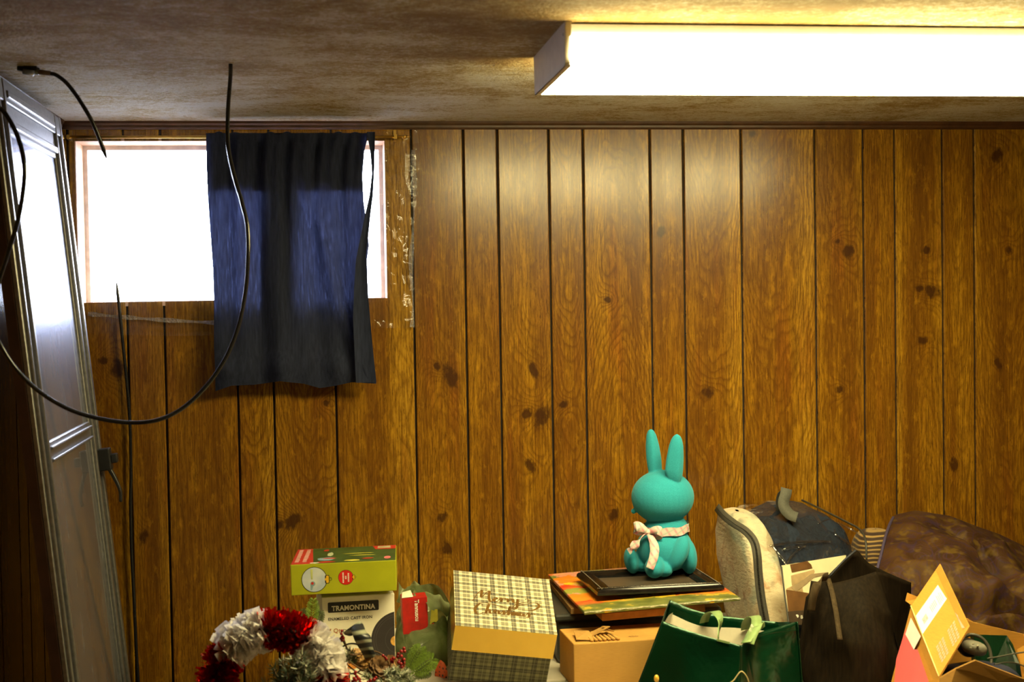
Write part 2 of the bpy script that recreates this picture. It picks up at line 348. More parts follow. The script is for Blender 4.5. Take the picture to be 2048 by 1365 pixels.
class Thing:
    def __init__(s, name, label, cat, loc=(0, 0, 0), rot=None, group=None, mtx=None):
        s.o = bpy.data.objects.new(name, None); COL.objects.link(s.o); s.o.empty_display_size = .05
        s.m = mtx if mtx is not None else Matrix.LocRotScale(Vector(loc), Euler(rot or (0, 0, 0)), None)
        s.o.matrix_world = s.m
        s.o['label'] = label; s.o['category'] = cat
        if group: s.o['group'] = group
    def part(s, name, mb, m, smooth=False, world=False, label=None, kind=None, parent=None):
        o = mb.build(name, m, parent or s.o, smooth, s.m if world else None, kind)
        if label: o['label'] = label
        return o
def single(name, mb, m, label, cat, smooth=False, group=None):
    c = sum(mb.v, Vector()) / len(mb.v); c.z = min(p.z for p in mb.v)
    o = mb.build(name, m, None, smooth, Matrix.Translation(c)); o.location = c
    o['label'] = label; o['category'] = cat
    if group: o['group'] = group
    return o
def structure(name, mb, m, parent=None, smooth=False):
    o = mb.build(name, m, parent, smooth); o['kind'] = 'structure'; return o

def text(th, name, body, m, M_, size, bold=0., spacing=1., shear=0., align='LEFT', wmax=None, parent=None):
    """flat lettering lying in the local xy plane of M_, converted to a mesh"""
    cu = bpy.data.curves.new(name, 'FONT'); cu.body = body; cu.size = size; cu.space_character = spacing; cu.shear = shear; cu.align_x = align; cu.offset = bold; cu.resolution_u = 3
    tmp = bpy.data.objects.new('tmp_text', cu); COL.objects.link(tmp); dg = bpy.context.evaluated_depsgraph_get(); dg.update()
    me = bpy.data.meshes.new_from_object(tmp.evaluated_get(dg)); bpy.data.objects.remove(tmp); bpy.data.curves.remove(cu)
    if wmax:
        xs = [v.co.x for v in me.vertices]; k = wmax / max(1e-6, max(xs) - min(xs))
        for v in me.vertices: v.co.x *= k
    me.transform(M_); me.materials.clear(); me.materials.append(m); me.name = name
    o = bpy.data.objects.new(name, me); COL.objects.link(o); o.parent = parent or th.o; return o
def front_M(x, z, y=-.0006): return Matrix.Translation((x, y, z)) @ Matrix.Rotation(math.pi / 2, 4, 'X')

# ------------------------------------------------------------------ room shell
XL, XR, YB, ZC = -.722, 3.3, -5.8, 2.1675
WX0, WX1, WZ0, WZ1 = -.682, .186, 1.657, 2.113
b = MB().box((XL - .2, YB - .2, -.12), (XR + .2, .23, 0)); structure('floor', b, plain('grey_brown_carpet', (.10, .08, .06), .95, nscale=300, namt=.4, bump=.4))
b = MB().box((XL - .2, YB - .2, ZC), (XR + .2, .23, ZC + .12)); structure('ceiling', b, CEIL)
b = MB()      # wall behind the panelling, with the window opening
b.box((XL - .2, .009, 0), (WX0 - .012, .23, ZC)); b.box((WX1 + .012, .009, 0), (XR + .2, .23, ZC)); b.box((WX0 - .012, .009, 0), (WX1 + .012, .23, WZ0 - .012)); b.box((WX0 - .012, .009, WZ1 + .012), (WX1 + .012, .23, ZC))
wall_back = structure('wall_back', b, GROOVE)
wall_left = structure('wall_left', MB().box((XL - .2, YB, 0), (XL - .009, .009, ZC)), GROOVE)
wall_right = structure('wall_right', MB().box((XR, YB, 0), (XR + .2, .009, ZC)), WOOD)
for k_, v_ in dict(seed=3.1, xc=0., zc=1., wd=.6, arch=20., dirz=8., ring=.4, edge=.2, k1=(9., 9., .01), k2=(9., 9., .01), k3=(9., 9., .01), k4=(9., 9., .01)).items(): wall_right[k_] = v_
structure('wall_front', MB().box((XL - .2, YB - .2, 0), (XR + .2, YB, ZC)), plain('brown_far_wall', (.10, .06, .025), .6, nscale=6, namt=.3))

OFFS = [.263, .4153, .5156, .6681, .7707, .9725, 1.0742, 1.2518]
edges = sorted(o + 1.2192 * k for k in range(-5, 6) for o in OFFS)
def kn(px, py, r=11): p = at(px, py, DIST); return (p.x, p.z, M(r, DIST))
KNOTS = [kn(1068, 742, 8), kn(1054, 829, 9), kn(1084, 832, 15), kn(1062, 932, 10), kn(1090, 660, 8), kn(1127, 809, 8), kn(874, 733, 6), kn(902, 752, 13), kn(885, 1035, 9), kn(893, 1098, 10),
         kn(1697, 502, 13), kn(1674, 484, 6), kn(1680, 780, 8), kn(1871, 420, 9), kn(1840, 577, 8), kn(1864, 583, 15), kn(1846, 682, 10), kn(1853, 500, 7), kn(1908, 930, 8), kn(1323, 464, 8), kn(1310, 1040, 8),
         kn(206, 722, 9), kn(236, 738, 15), kn(288, 1074, 8), kn(586, 1044, 15), kn(560, 1050, 9), kn(1415, 785, 12), kn(1994, 310, 10), kn(2018, 500, 7), kn(1996, 727, 7), kn(1215, 600, 7), kn(1228, 1030, 9), kn(652, 806, 7), kn(1505, 268, 7)]
NAR = random.Random(5)
def plank_attrs(o, x0, x1, knots, seed=None):
    idx = round((x0 - .263) / 1.2192 * 8)
    o['seed'] = NAR.uniform(0, 9) if seed is None else seed
    o['xc'] = x0 + (x1 - x0) * NAR.uniform(.4, .6); o['wd'] = x1 - x0; o['zc'] = NAR.uniform(.5, 1.5)
    o['arch'] = NAR.choice([14., 22., 30.]); o['dirz'] = NAR.choice([-1, 1]) * NAR.uniform(7, 13); o['ring'] = NAR.uniform(.45, .85); o['edge'] = NAR.choice([.1, .35, .8])
    ks = sorted([k for k in knots if x0 - .01 < k[0] < x1 + .01], key=lambda k: k[1])[:4]
    while len(ks) < 4: ks.append((50., 50., .01))
    for i, k in enumerate(ks): o['k%d' % (i + 1)] = k
def plank_box(b, x0, x1, z0, z1):
    c = .0022; y = .0
    b.add([(x0, .0095, z0), (x0, y + c, z0), (x0 + c, y, z0), (x1 - c, y, z0), (x1, y + c, z0), (x1, .0095, z0), (x0, .0095, z1), (x0, y + c, z1), (x0 + c, y, z1), (x1 - c, y, z1), (x1, y + c, z1), (x1, .0095, z1)],
          [(0, 1, 7, 6), (1, 2, 8, 7), (2, 3, 9, 8), (3, 4, 10, 9), (4, 5, 11, 10), (0, 5, 4, 3, 2, 1), (6, 7, 8, 9, 10, 11)])
for i in range(len(edges) - 1):
    x0, x1 = edges[i] + .003, edges[i + 1] - .003
    if x1 < XL + .01 or x0 > XR - .01: continue
    x0, x1 = max(x0, XL), min(x1, XR); b = MB()
    if x1 <= WX0 or x0 >= WX1: plank_box(b, x0, x1, .0, ZC)
    else:
        plank_box(b, x0, x1, .0, WZ0); plank_box(b, x0, x1, WZ1, ZC)
        if x0 < WX0 - .004: plank_box(b, x0, WX0, WZ0, WZ1)
        if x1 > WX1 + .004: plank_box(b, WX1, x1, WZ0, WZ1)
    o = b.build('plank', WOOD, wall_back); plank_attrs(o, edges[i], edges[i + 1], KNOTS, seed=(i * 2.37) % 9)
# left wall: same panelling running back towards the camera (built flat, then turned)
ledges = sorted(o_ + 1.2192 * k - .11 for k in range(0, 6) for o_ in OFFS)
for i in range(len(ledges) - 1):
    x0, x1 = ledges[i] + .003, ledges[i + 1] - .003
    if x0 > 5.7: continue
    b = MB(); plank_box(b, x0, min(x1, 5.79), 0, ZC); o = b.build('plank', WOOD, wall_left)
    o.rotation_euler = (0, 0, math.pi / 2); o.location = (XL, -6.0 + .0, 0)
    o.matrix_local = Matrix.Translation((XL, 0, 0)) @ Matrix.Rotation(math.pi / 2, 4, 'Z') @ Matrix.Scale(-1, 4, (1, 0, 0))
    plank_attrs(o, ledges[i], ledges[i + 1], [(.93, 1.0, .012), (1.3, 1.4, .01)], seed=(i * 1.71 + 3) % 9)
# trim along the ceiling
b = MB(); prof = [(0, 2.145), (-.006, 2.145), (-.010, 2.150), (-.010, 2.156), (-.015, 2.161), (-.017, ZC), (0, ZC)]
b.add([(x, y, z) for x in (XL, XR) for y, z in prof], [(i, i + 1, i + 8, i + 7) for i in range(6)] + [tuple(range(7)), tuple(range(13, 6, -1))]); structure('trim_1', b, TRIM)
b = MB(); b.add([(XL - y, yy, z) for yy in (-.02, YB) for y, z in prof], [(i, i + 1, i + 8, i + 7) for i in range(6)] + [tuple(range(7)), tuple(range(13, 6, -1))]); structure('trim_2', b, TRIM)

# window: wooden reveal, sash frame, glass; ground outside
win = bpy.data.objects.new('window_1', None); COL.objects.link(win); win['kind'] = 'structure'; win.location = (0, 0, 0)
REV = plain('pale_reveal_wood', (.50, .30, .17), .6, nscale=20, namt=.2); SASH = plain('white_sash_paint', (.75, .72, .70), .5)
def wpart(n, b, m): o = b.build(n, m, win); o['kind'] = 'structure'; return o
wpart('reveal_board', MB().box((WX0 - .012, 0.001, WZ1), (WX1 + .012, .23, WZ1 + .012)), REV); wpart('reveal_board', MB().box((WX0 - .012, 0.001, WZ0 - .012), (WX1 + .012, .23, WZ0)), REV)
wpart('reveal_board', MB().box((WX0 - .012, 0.001, WZ0), (WX0, .23, WZ1)), REV); wpart('reveal_board', MB().box((WX1, 0.001, WZ0), (WX1 + .012, .23, WZ1)), REV)
b = MB(); fw = .012
b.box((WX0, .13, WZ0), (WX0 + fw, .17, WZ1)); b.box((WX1 - fw, .13, WZ0), (WX1, .17, WZ1)); b.box((WX0 + fw, .13, WZ1 - fw), (WX1 - fw, .17, WZ1)); b.box((WX0 + fw, .13, WZ0), (WX1 - fw, .17, WZ0 + .002)); wpart('window_frame', b, SASH)
wpart('glass_pane', MB().box((WX0 + fw, .148, WZ0 + .002), (WX1 - fw, .152, WZ1 - fw)), clear_film('window_glass', .04, (.97, .98, .98), .02, .0, 3))
structure('ground_outside', MB().box((-8, .23, 1.45), (8, 14, 1.5)), plain('pale_bounce_ground', (.78, .79, .80), .9, nscale=6))  # unseen ground, whitened to bounce more daylight up onto the ceiling

# ------------------------------------------------------------------ fluorescent ceiling fixture
FX0, FX1, FY0, FY1, FZ = .460, 1.680, -1.491, -1.095, 2.0845
lamp = Thing('ceiling_light', 'long boxy fluorescent ceiling light with glowing white diffuser and metal end plates', 'light', (1.07, -1.293, ZC))
b = MB().box((FX0 + .012, FY0 + .008, FZ + .052), (FX1 - .012, FY1 - .008, ZC - .004)); b.box((FX0 + .2, FY0 + .1, ZC - .006), (FX1 - .2, FY1 - .1, ZC)); lamp.part('housing', b, WHITEMETAL, world=True)
g = G('glowing_diffuser'); g.set(col=(.9, .88, .8), rough=.4, emis=LAMP_COL[:3], emstr=LAMP_STR); LENS = g.m
b = MB(); pf = [(FY0 + .002, FZ + .055), (FY0 + .004, FZ + .016), (FY0 + .008, FZ + .004), (FY0 + .016, FZ + .001), (FY1 - .016, FZ + .001), (FY1 - .008, FZ + .004), (FY1 - .004, FZ + .016), (FY1 - .002, FZ + .055)]
b.add([(x, y, z) for x in (FX0 + .010, FX1 - .010) for y, z in pf], [(i, i + 1, i + 9, i + 8) for i in range(7)] + [(7, 0, 8, 15)]); lamp.part('diffuser', b, LENS, world=True)
CAPM = plain('grey_enamel_end_plate', (.80, .76, .70), .42, nscale=50, namt=.06)
for s_, x in ((1, FX0), (-1, FX1)):
    b = MB(); e = .007
    pts = [(FY0, ZC), (FY0 + e, FZ + .006), (FY0 + e + .005, FZ), (FY1 - e - .005, FZ), (FY1 - e, FZ + .006), (FY1, ZC)]
    b.slab([(x, y, z) for y, z in pts] if s_ < 0 else [(x, y, z) for y, z in reversed(pts)], (-s_, 0, 0), .0015)
    for (a0, a1) in zip(pts, pts[1:]):      # rolled lip over the lens
        b.slab([(x, a0[0], a0[1]), (x, a1[0], a1[1]), (x + s_ * .012, a1[0], a1[1]), (x + s_ * .012, a0[0], a0[1])], Vector((0, a1[1] - a0[1], -(a1[0] - a0[0]))).normalized() * 1., .001)
    ep = lamp.part('end_plate', b, CAPM, world=True)
    if s_ > 0:
        lamp.part('screw', MB().ell((x - .001, FY0 + .018, ZC - .022), (.0015, .003, .003), nu=10, nv=6), ALU, world=True, parent=ep)

# ------------------------------------------------------------------ aluminium storm door leaning on the left wall
e_s, e_t = Vector((-.0015, 1, 0)).normalized(), Vector((-.096, 0, 1)).normalized(); n_d = e_s.cross(e_t).normalized(); e_t = n_d.cross(e_s)
o0 = Vector((-.4704, -1.03, .0))
dm = Matrix(((e_s.x, e_t.x, n_d.x, o0.x), (e_s.y, e_t.y, n_d.y, o0.y), (e_s.z, e_t.z, n_d.z, o0.z), (0, 0, 0, 1)))   # local x along width, y up, z out of the face
door = Thing('storm_door', 'tall aluminium storm door with two glass panes leaning against the left wall', 'door', mtx=dm)
DW, DH = .75, 2.149
def tz(z): return z * math.sqrt(1 + .096 ** 2)
mid0, mid1 = tz(at(190, 874, 3.8).z), tz(at(181, 838, 3.8).z)
door.part('edge_board', MB().box((-.004, 0, -.034), (DW, DH, -.012)), DARKWOOD)
def prof_bar(b, x0, x1, y0, y1, horiz):
    """aluminium bar with two raised ribs"""
    b.bbox((x0, y0, -.012), (x1, y1, .0), .002, 1)
    if horiz:
        h = y1 - y0
        for a, c in ((.10, .24), (.66, .80)): b.bbox((x0 + .01, y0 + h * a, -.001), (x1 - .01, y0 + h * c, .010), .003, 2)
    else:
        h = x1 - x0
        for a, c in ((.08, .2), (.72, .92)): b.bbox((x0 + h * a, y0, -.001), (x0 + h * c, y1, .008), .003, 2)
b = MB(); prof_bar(b, 0, .085, 0, DH, False); door.part('stile', b, DOORALU)
b = MB(); prof_bar(b, DW - .105, DW, 0, DH, False); door.part('stile', b, DOORALU)
b = MB(); prof_bar(b, .085, DW - .105, DH - .115, DH, True); b.bbox((.0, DH - .05, .0), (DW, DH, .006), .002, 1); door.part('top_rail', b, DOORALU)
b = MB(); prof_bar(b, .085, DW - .105, mid0, mid1, True); door.part('middle_rail', b, DOORALU)
b = MB(); prof_bar(b, .085, DW - .105, 0, .12, True); door.part('bottom_rail', b, DOORALU)
def door_glass():
    g = G('dusty_door_glass'); c = g.coord()
    tr = g.node('ShaderNodeBsdfTransparent'); tr.inputs[0].default_value = (.9, .92, .93, 1)
    gl = g.node('ShaderNodeBsdfGlossy'); gl.inputs['Roughness'].default_value = .05
    fr = g.node('ShaderNodeFresnel'); fr.inputs[0].default_value = 1.5
    sh = g.mixsh(g.m2('MULTIPLY_ADD', fr.outputs[0], 1.6, .02, clamp=True), tr.outputs[0], gl.outputs[0])
    df = g.node('ShaderNodeBsdfDiffuse'); df.inputs[0].default_value = (.62, .66, .74, 1)
    dust = g.ramp(g.noise(g.mapv(c, (5, 1.2, 1)), 3, 4, .6), [(.3, .018), (.75, .05)])
    gl2 = g.node('ShaderNodeBsdfGlossy'); gl2.inputs['Roughness'].default_value = .38; gl2.inputs[0].default_value = (.8, .84, 1, 1); sh = g.mixsh(.22, sh, gl2.outputs[0])
    g.surf(g.mixsh(dust, sh, df.outputs[0])); return g.m
DG = door_glass()
door.part('upper_glass', MB().box((.083, mid1, -.009), (DW - .103, DH - .113, -.005)), DG); door.part('lower_glass', MB().box((.083, .118, -.009), (DW - .103, mid0, -.005)), DG)
b = MB().bbox((DW - .055, 0, 0), (DW - .02, .058, .034), .004, 2); b.v = [p + Vector((0, tz(1.215), 0)) for p in b.v]; hd = door.part('latch', b, BLACK)
b = MB().bbox((DW - .05, tz(1.232), .033), (DW - .025, tz(1.256), .050), .003, 2); door.part('latch_button', b, BLACK, parent=hd)
y0_ = tz(1.218); b = MB().tube([(DW - .04, y0_, .026), (DW - .04, y0_ - .025, .036), (DW - .04, y0_ - .06, .046), (DW - .04, y0_ - .09, .044)], lambda t: .0062 - .002 * t, 8); door.part('latch_lever', b, BLACK, True, parent=hd)

# ------------------------------------------------------------------ cables
cab = Thing('hanging_cable', 'black coax cable hanging from the ceiling in a long U-shaped loop before the curtain', 'cable', at(461, 128, 3.113))
p = [at(461, 127, 3.113) + Vector((0, 0, .01)), at(461, 150, 3.11), at(456, 220, 3.1), at(456, 290, 3.09), at(468, 350, 3.08), at(484, 405, 3.07), at(495, 455, 3.06), at(496, 520, 3.05), at(490, 590, 3.05), at(476, 655, 3.04), at(452, 715, 3.03), at(415, 770, 3.02), at(368, 815, 3.01), at(318, 840, 3.0), at(262, 846, 3.0), at(200, 838, 2.99), at(140, 820, 2.98), at(80, 785, 2.97), at(35, 742, 2.96), at(5, 698, 2.95), at(-14, 655, 2.95), at(-16, 610, 2.94), at(-2, 562, 2.93), at(18, 500, 2.93), at(36, 440, 2.93), at(47, 375, 2.93), at(48, 325, 2.93), at(36, 275, 2.93), at(14, 232, 2.93), at(-8, 208, 2.93), at(-22, 190, 2.94)]
cab.part('cable', MB().tube(p, .0046, 10, 6), RUBBER, True, world=True)
b = MB().disc(at(461, 127, 3.113) + Vector((0, 0, -.001)), (1, 0, 0), (0, 1, 0), .011, 20); b.add([], []); cab.part('ceiling_hole_rim', b, plain('frayed_ceiling_hole', (.10, .06, .03), .9), world=True)
con = Thing('ceiling_splitter_cable', 'upper part of black coax cable with metal connector screwed to the ceiling above the door', 'cable', at(62, 140, 3.165))
c0 = at(62, 142, 3.165); ax = (at(102, 149, 3.165) - at(36, 132, 3.165)).normalized()
b = MB().tube([at(36, 134, 3.165), at(78, 143, 3.165)], .008, 12, 1); con.part('connector_body', b, plain('dark_zinc', (.08, .08, .08), .35, .8), True, world=True)
b = MB().tube([at(46, 143, 3.15), at(68, 147, 3.15)], .0062, 12, 1); con.part('connector_nut', b, ALU, True, world=True)
b = MB().box(c0 + Vector((-.012, -.01, .0)), c0 + Vector((.014, .014, ZC - c0.z))); con.part('mounting_block', b, BLACK, world=True)
b = MB().tube([at(72, 143, 3.165), at(101, 147, 3.165)], .0056, 10, 1); con.part('ferrule', b, plain('brown_ferrule', (.12, .06, .03), .5), True, world=True)
b = MB().tube([at(98, 147, 3.165), at(112, 150, 3.17), at(132, 165, 3.18), at(152, 190, 3.19), at(170, 218, 3.2), at(184, 243, 3.21), at(195, 268, 3.22), at(205, 294, 3.23), at(213, 317, 3.24)], lambda t: .0046 if t < .93 else .0046 - (t - .93) * .045, 10, 6); con.part('cable', b, RUBBER, True, world=True)  # tip tapered where window glare swallows the cable; it resumes lower down
b = MB().tube([at(233, 566, 4.082), at(236, 592, 4.082), at(241, 640, 4.082), at(247, 700, 4.083), at(254, 770, 4.083), at(260, 850, 4.083), at(262, 950, 4.083), at(261, 1000, 4.083), at(263, 1100, 4.083), at(268, 1200, 4.083), at(272, 1290, 4.083), at(277, 1380, 4.08), at(280, 1500, 4.07), at(275, 1720, 4.02)], lambda t: .0018 + .0030 * min(1, t * 14), 8, 6)  # same cable resumes; the gap and thin ends stand in for window glare
single('lower_coax_cable', b, RUBBER, 'lower part of the black coax cable running straight down the panelled wall', 'cable', True)

# ------------------------------------------------------------------ curtain rod, curtain, plastic film
ry = DIST - .045
rod = Thing('curtain_rod', 'thin brass curtain rod with small pointed finials above the window', 'rod', at(470, 271, ry))
ra, rb_ = at(128, 283, ry), at(805, 272, ry); ra.z = at(470, 274, ry).z; rb_.z = ra.z
rod.part('pole', MB().tube([ra, rb_], .0042, 10, 1), BRASS, True, world=True)
for q, s_ in ((ra, -1), (rb_, 1)):
    b = MB().ell(q + Vector((s_ * .005, 0, 0)), (.008, .0065, .0065), nu=12, nv=8); b.tube([q + Vector((s_ * .01, 0, 0)), q + Vector((s_ * .022, 0, 0))], lambda t: .006 * (1 - .85 * t), 10, 1); rod.part('finial', b, BRASS, True, world=True)
for q in (ra + Vector((.012, 0, 0)), rb_ - Vector((.02, 0, 0))):
    b = MB().box((q.x - .004, q.y - .005, q.z - .006), (q.x + .004, 0, q.z + .006)); b.box((q.x - .004, -.004, q.z - .008), (q.x + .004, 0, q.z + .024)); rod.part('bracket', b, BRASS, world=True)

CUR = cloth('navy_cotton', (.026, .031, .062), .30, (.010, .013, .030)); CUR2 = cloth('navy_cotton_lining', (.023, .028, .056), .10, (.003, .004, .008))
LE = [(262, 412), (330, 413), (400, 416), (470, 421), (540, 426), (600, 428), (690, 428), (740, 430), (790, 431)]
RE = [(262, 739), (300, 729), (350, 725), (400, 727), (440, 732), (490, 738), (520, 734), (560, 735), (620, 738), (680, 743), (768, 752)]
BOT = [(0, 783), (.1, 772), (.25, 770), (.4, 763), (.55, 768), (.65, 777), (.75, 772), (.85, 765), (1, 768)]
def cur_fn(u, v):
    top = 266 + 3 * math.sin(u * 60) * (.5 + .5 * math.sin(u * 17)); bot = poly(BOT, u); y = top + (bot - top) * v
    x = poly(LE, y) + (poly(RE, y) - poly(LE, y)) * u
    dg = poly([(266, 596), (400, 622), (500, 650), (600, 676), (700, 712), (780, 745)], y)       # long slanting fold
    f = .010 * math.sin(u * 34 + 1.2 * math.sin(v * 3)) * (1 - .6 * v) + .006 * math.sin(u * 71 + v * 4) * (1 - v) ** 2
    f += .020 * math.exp(-((x - dg) / 16) ** 2) * min(1, v * 3)
    f += .022 * math.exp(-((x - poly([(266, 560), (500, 566), (700, 575), (780, 560)], y)) / 32) ** 2) * min(1, v * 4)
    f += .014 * math.exp(-((x - 470) / 26) ** 2) * v; f += .02 * math.exp(-((y - 735) / 26) ** 2) * (.4 + .6 * math.sin(u * 9 + 1) ** 2)
    if v < .03: f *= .4
    return at(x, y, DIST - .062 - f)
cur = Thing('curtain', 'navy blue cotton curtain bunched on the brass rod over the window', 'curtain', at(580, 780, DIST - .06))
cur.part('panel', MB().grid(cur_fn, 120, 70), CUR, True, world=True)
cur.part('header', MB().grid(lambda u, v: at(416 + (724 - 416) * u, 266 + 116 * v, DIST - .046 - .006 * math.sin(u * 40)), 60, 8), CUR2, True, world=True, label='doubled header band behind the top of the curtain')
cur.part('pleat', MB().grid(lambda u, v: at(528 + 68 * u - 6 * math.sin(v * 3), 380 + 380 * v, DIST - .050 - .008 * math.sin(u * 9)), 14, 20), CUR2, True, world=True)
HL = [(262, 733), (300, 740), (345, 744), (390, 739), (430, 730), (470, 722), (520, 712), (580, 708), (640, 706), (768, 712)]
HR = [(262, 750), (330, 749), (390, 746), (430, 741), (470, 737), (510, 732), (560, 734), (600, 737), (680, 744), (768, 753)]
cur.part('side_hem', MB().grid(lambda u, v: at(poly(HL, 264 + 502 * v) + (poly(HR, 264 + 502 * v) - poly(HL, 264 + 502 * v)) * u, 264 + 502 * v, DIST - .094 - .012 * math.sin(v * 3.1) + .006 * math.sin(u * 3.14)), 6, 60), CUR2, True, world=True, label='doubled side hem twisted away from the curtain edge')

def film_fn(u, v):
    x = 131 + (834 - 131) * u + 6 * math.sin(v * 9) * u; y = 262 + (664 - 262) * v + 8 * math.sin(u * 5) * v
    p = at(x, y, DIST - .014); e = max(0, (x - 765) / 70); e2 = max(0, (y - 600) / 60)
    k = mnoise.noise(Vector((x * .05, y * .012, 1.7))) * .014 * e + mnoise.noise(Vector((x * .02, y * .09, 5.))) * .007 * e2 + mnoise.noise(Vector((x * .10, y * .05, 9.))) * .006 * e
    p.y += max(-.012, min(.009, k - .003)); return p
film = Thing('window_film', 'clear crinkled plastic sheet taped over the window and the panelling', 'plastic sheet', at(480, 664, DIST - .014))
film.part('sheet', MB().grid(film_fn, 150, 90), clear_film('clear_window_film', .012, (.985, .985, .985), .12, .25, 22, 0.006), True, world=True)
TAPE = clear_film('clear_tape', .07, (.93, .93, .93), .2, .8, 60, .06)
film.part('tape_strip', MB().ribbon([at(826, 300, DIST - .016), at(829, 380, DIST - .017), at(826, 460, DIST - .018), at(822, 530, DIST - .017), at(826, 610, DIST - .016), at(824, 655, DIST - .015)], (1, 0, 0), lambda t: .009 + .005 * math.sin(t * 14)), TAPE, world=True)
film.part('tape_strip', MB().ribbon([at(176, 628, DIST - .016), at(240, 634, DIST - .017), at(320, 640, DIST - .016), at(428, 646, DIST - .016)], (0, 0, 1), lambda t: .010 + .004 * math.sin(t * 20)), TAPE, world=True)


# ------------------------------------------------------------------ furniture under the pile
ZT = .70
tab = Thing('folding_table', 'long white topped folding table against the panelled wall under the pile', 'table', (.98, -.36, 0))
TW = plain('white_table_top', (.60, .56, .48), .5, nscale=30, namt=.06); LEGM = plain('grey_leg_steel', (.35, .35, .35), .4, .8)
tab.part('tabletop', MB().bbox((-.05, -.68, ZT - .03), (2.05, -.04, ZT), .006, 2), TW, world=True)
for x in (.05, 1.95):
    for y in (-.62, -.10): tab.part('leg', MB().tube([(x, y, 0), (x, y, ZT - .03)], .014, 10, 1), LEGM, True, world=True)
trunk = Thing('storage_trunk', 'low pale storage trunk in front of the table, holding wreath, gift box and bags', 'trunk', (.88, -1.04, 0))
trunk.part('body', MB().bbox((-.40, -1.40, .0), (2.15, -.70, ZT - .04), .01, 2), plain('pale_trunk_board', (.30, .26, .20), .6), world=True)
trunk.part('lid', MB().bbox((-.41, -1.41, ZT - .04), (2.16, -.69, ZT), .006, 2), plain('pale_trunk_lid', (.34, .29, .20), .45), world=True)  # added trunk, unseen; lid kept pale to reflect in the gold foil band

# ------------------------------------------------------------------ white cookware box and lime green box on top of it
def rigid(o, r): return Matrix.LocRotScale(Vector(o), Euler(r, 'XYZ'), None)
TWd, TD, TH = .1812, .22, .2126
cb = Thing('cookware_box', 'white cookware carton printed with a dark pot, under the lime green box', 'box', mtx=rigid((-.0174, -.5924, .701), (0, 0, .0682)))
CREAM = plain('cream_carton', (.80, .76, .62), .5, nscale=25, namt=.05)
cb.part('carton', MB().bbox((0, 0, 0), (TWd, TD, TH), .0015, 1), CREAM)
def tp(px, py): return ((px - 643.3) * .00125, TH - (py - (1194 - .043 * (px - 643))) * .00125)
def fquad(b, x0, z0, x1, z1, y=-.0003, r=0):
    if not r: return b.quad((x0, y, z0), (x1, y, z0), (x1, y, z1), (x0, y, z1))
    pts = []
    for cx, cz, a0 in ((x1 - r, z0 + r, -90), (x1 - r, z1 - r, 0), (x0 + r, z1 - r, 90), (x0 + r, z0 + r, 180)):
        for k in range(5): a = math.radians(a0 + 22.5 * k); pts.append((cx + r * math.cos(a), y, cz + r * math.sin(a)))
    return b.quad(*pts)
x0, z1 = tp(655, 1204.5); x1, z0 = tp(756.5, 1221)
cb.part('printed_name_band', fquad(MB(), x0, z0, x1, z1, r=.003), INK)
text(cb, 'printed_name', 'TRAMONTINA', WHITE, front_M(x0 + .0095, z0 + .0046), .0170, .0006, 1.05, wmax=x1 - x0 - .018)
xa, za = tp(655, 1241); text(cb, 'printed_line', 'ENAMELED CAST IRON', INK, front_M(xa, za), .0105, .00015, 1.05, wmax=.109)
xa, za = tp(660, 1265.5); GOLDINK = plain('bronze_print', (.36, .13, .04), .5)
text(cb, 'printed_size', '7 Qt', GOLDINK, front_M(xa - .006, za), .0150, .0002, 1.05)
xa, za = tp(683.5, 1266.5); text(cb, 'printed_line', 'Dutch', plain('grey_print', (.10, .09, .085), .5), front_M(xa, za), .0145, 0, 1.05)
xa, za = tp(660, 1281); text(cb, 'printed_line', 'Oven', mat('grey_print2', plain, 'grey_print_light', (.14, .125, .12), .5), front_M(xa - .006, za), .0145, 0, 1.05)
POT = plain('pot_print_dark', (.030, .025, .028), .5, nscale=8, namt=.3); POTL = plain('pot_print_mid', (.062, .054, .056), .5)
# printed pot seen from above, cut off by the right edge of the face
def arc_clip(b, cx, cz, r, r0=0., xmax=TWd - .001, zmin=.001, y=-.0004, xmin=0.0):
    n = 64; pts = []
    for i in range(n + 1):
        a = math.radians(60 + 240 * i / n); pts.append((min(max(cx + r * math.cos(a), xmin), xmax), y, max(cz + r * math.sin(a), zmin)))
    if r0:
        pin = [(min(max(cx + r0 * math.cos(math.radians(60 + 240 * i / n)), xmin), xmax), y, max(cz + r0 * math.sin(math.radians(60 + 240 * i / n)), zmin)) for i in range(n + 1)]
        return b.add(pts + pin, [(i, i + 1, n + 2 + i, n + 1 + i) for i in range(n)])
    return b.quad(*pts)
pcx, pcz = tp(797, 1281)
cb.part('printed_pot', arc_clip(MB(), pcx, pcz, .0715), POT); b = MB(); arc_clip(b, pcx, pcz, .0655, .0640, y=-.0005); arc_clip(b, pcx, pcz, .060, .0590, y=-.0005); arc_clip(b, pcx, pcz, .036, .0352, y=-.0005); cb.part('printed_pot_rims', b, POTL)
kx, kz = tp(789, 1284); cb.part('printed_knob', arc_clip(MB(), kx, kz, .0125, y=-.0006), plain('gold_knob_print', (.62, .34, .07), .4, nscale=90, namt=.3))
dx_, dz_ = tp(700, 1318); cb.part('printed_dish', MB().disc((dx_, -.0005, dz_), (1, 0, 0), (0, 0, 1), .040, 40, .036, ), INK)
cb.part('printed_food', MB().disc((dx_ + .013, -.0007, dz_ - .003), (.8, 0, .6), (-.6, 0, .8), .031, 32, ry=.018), plain('orange_food_print', (.55, .20, .03), .5, nscale=50, namt=.5))

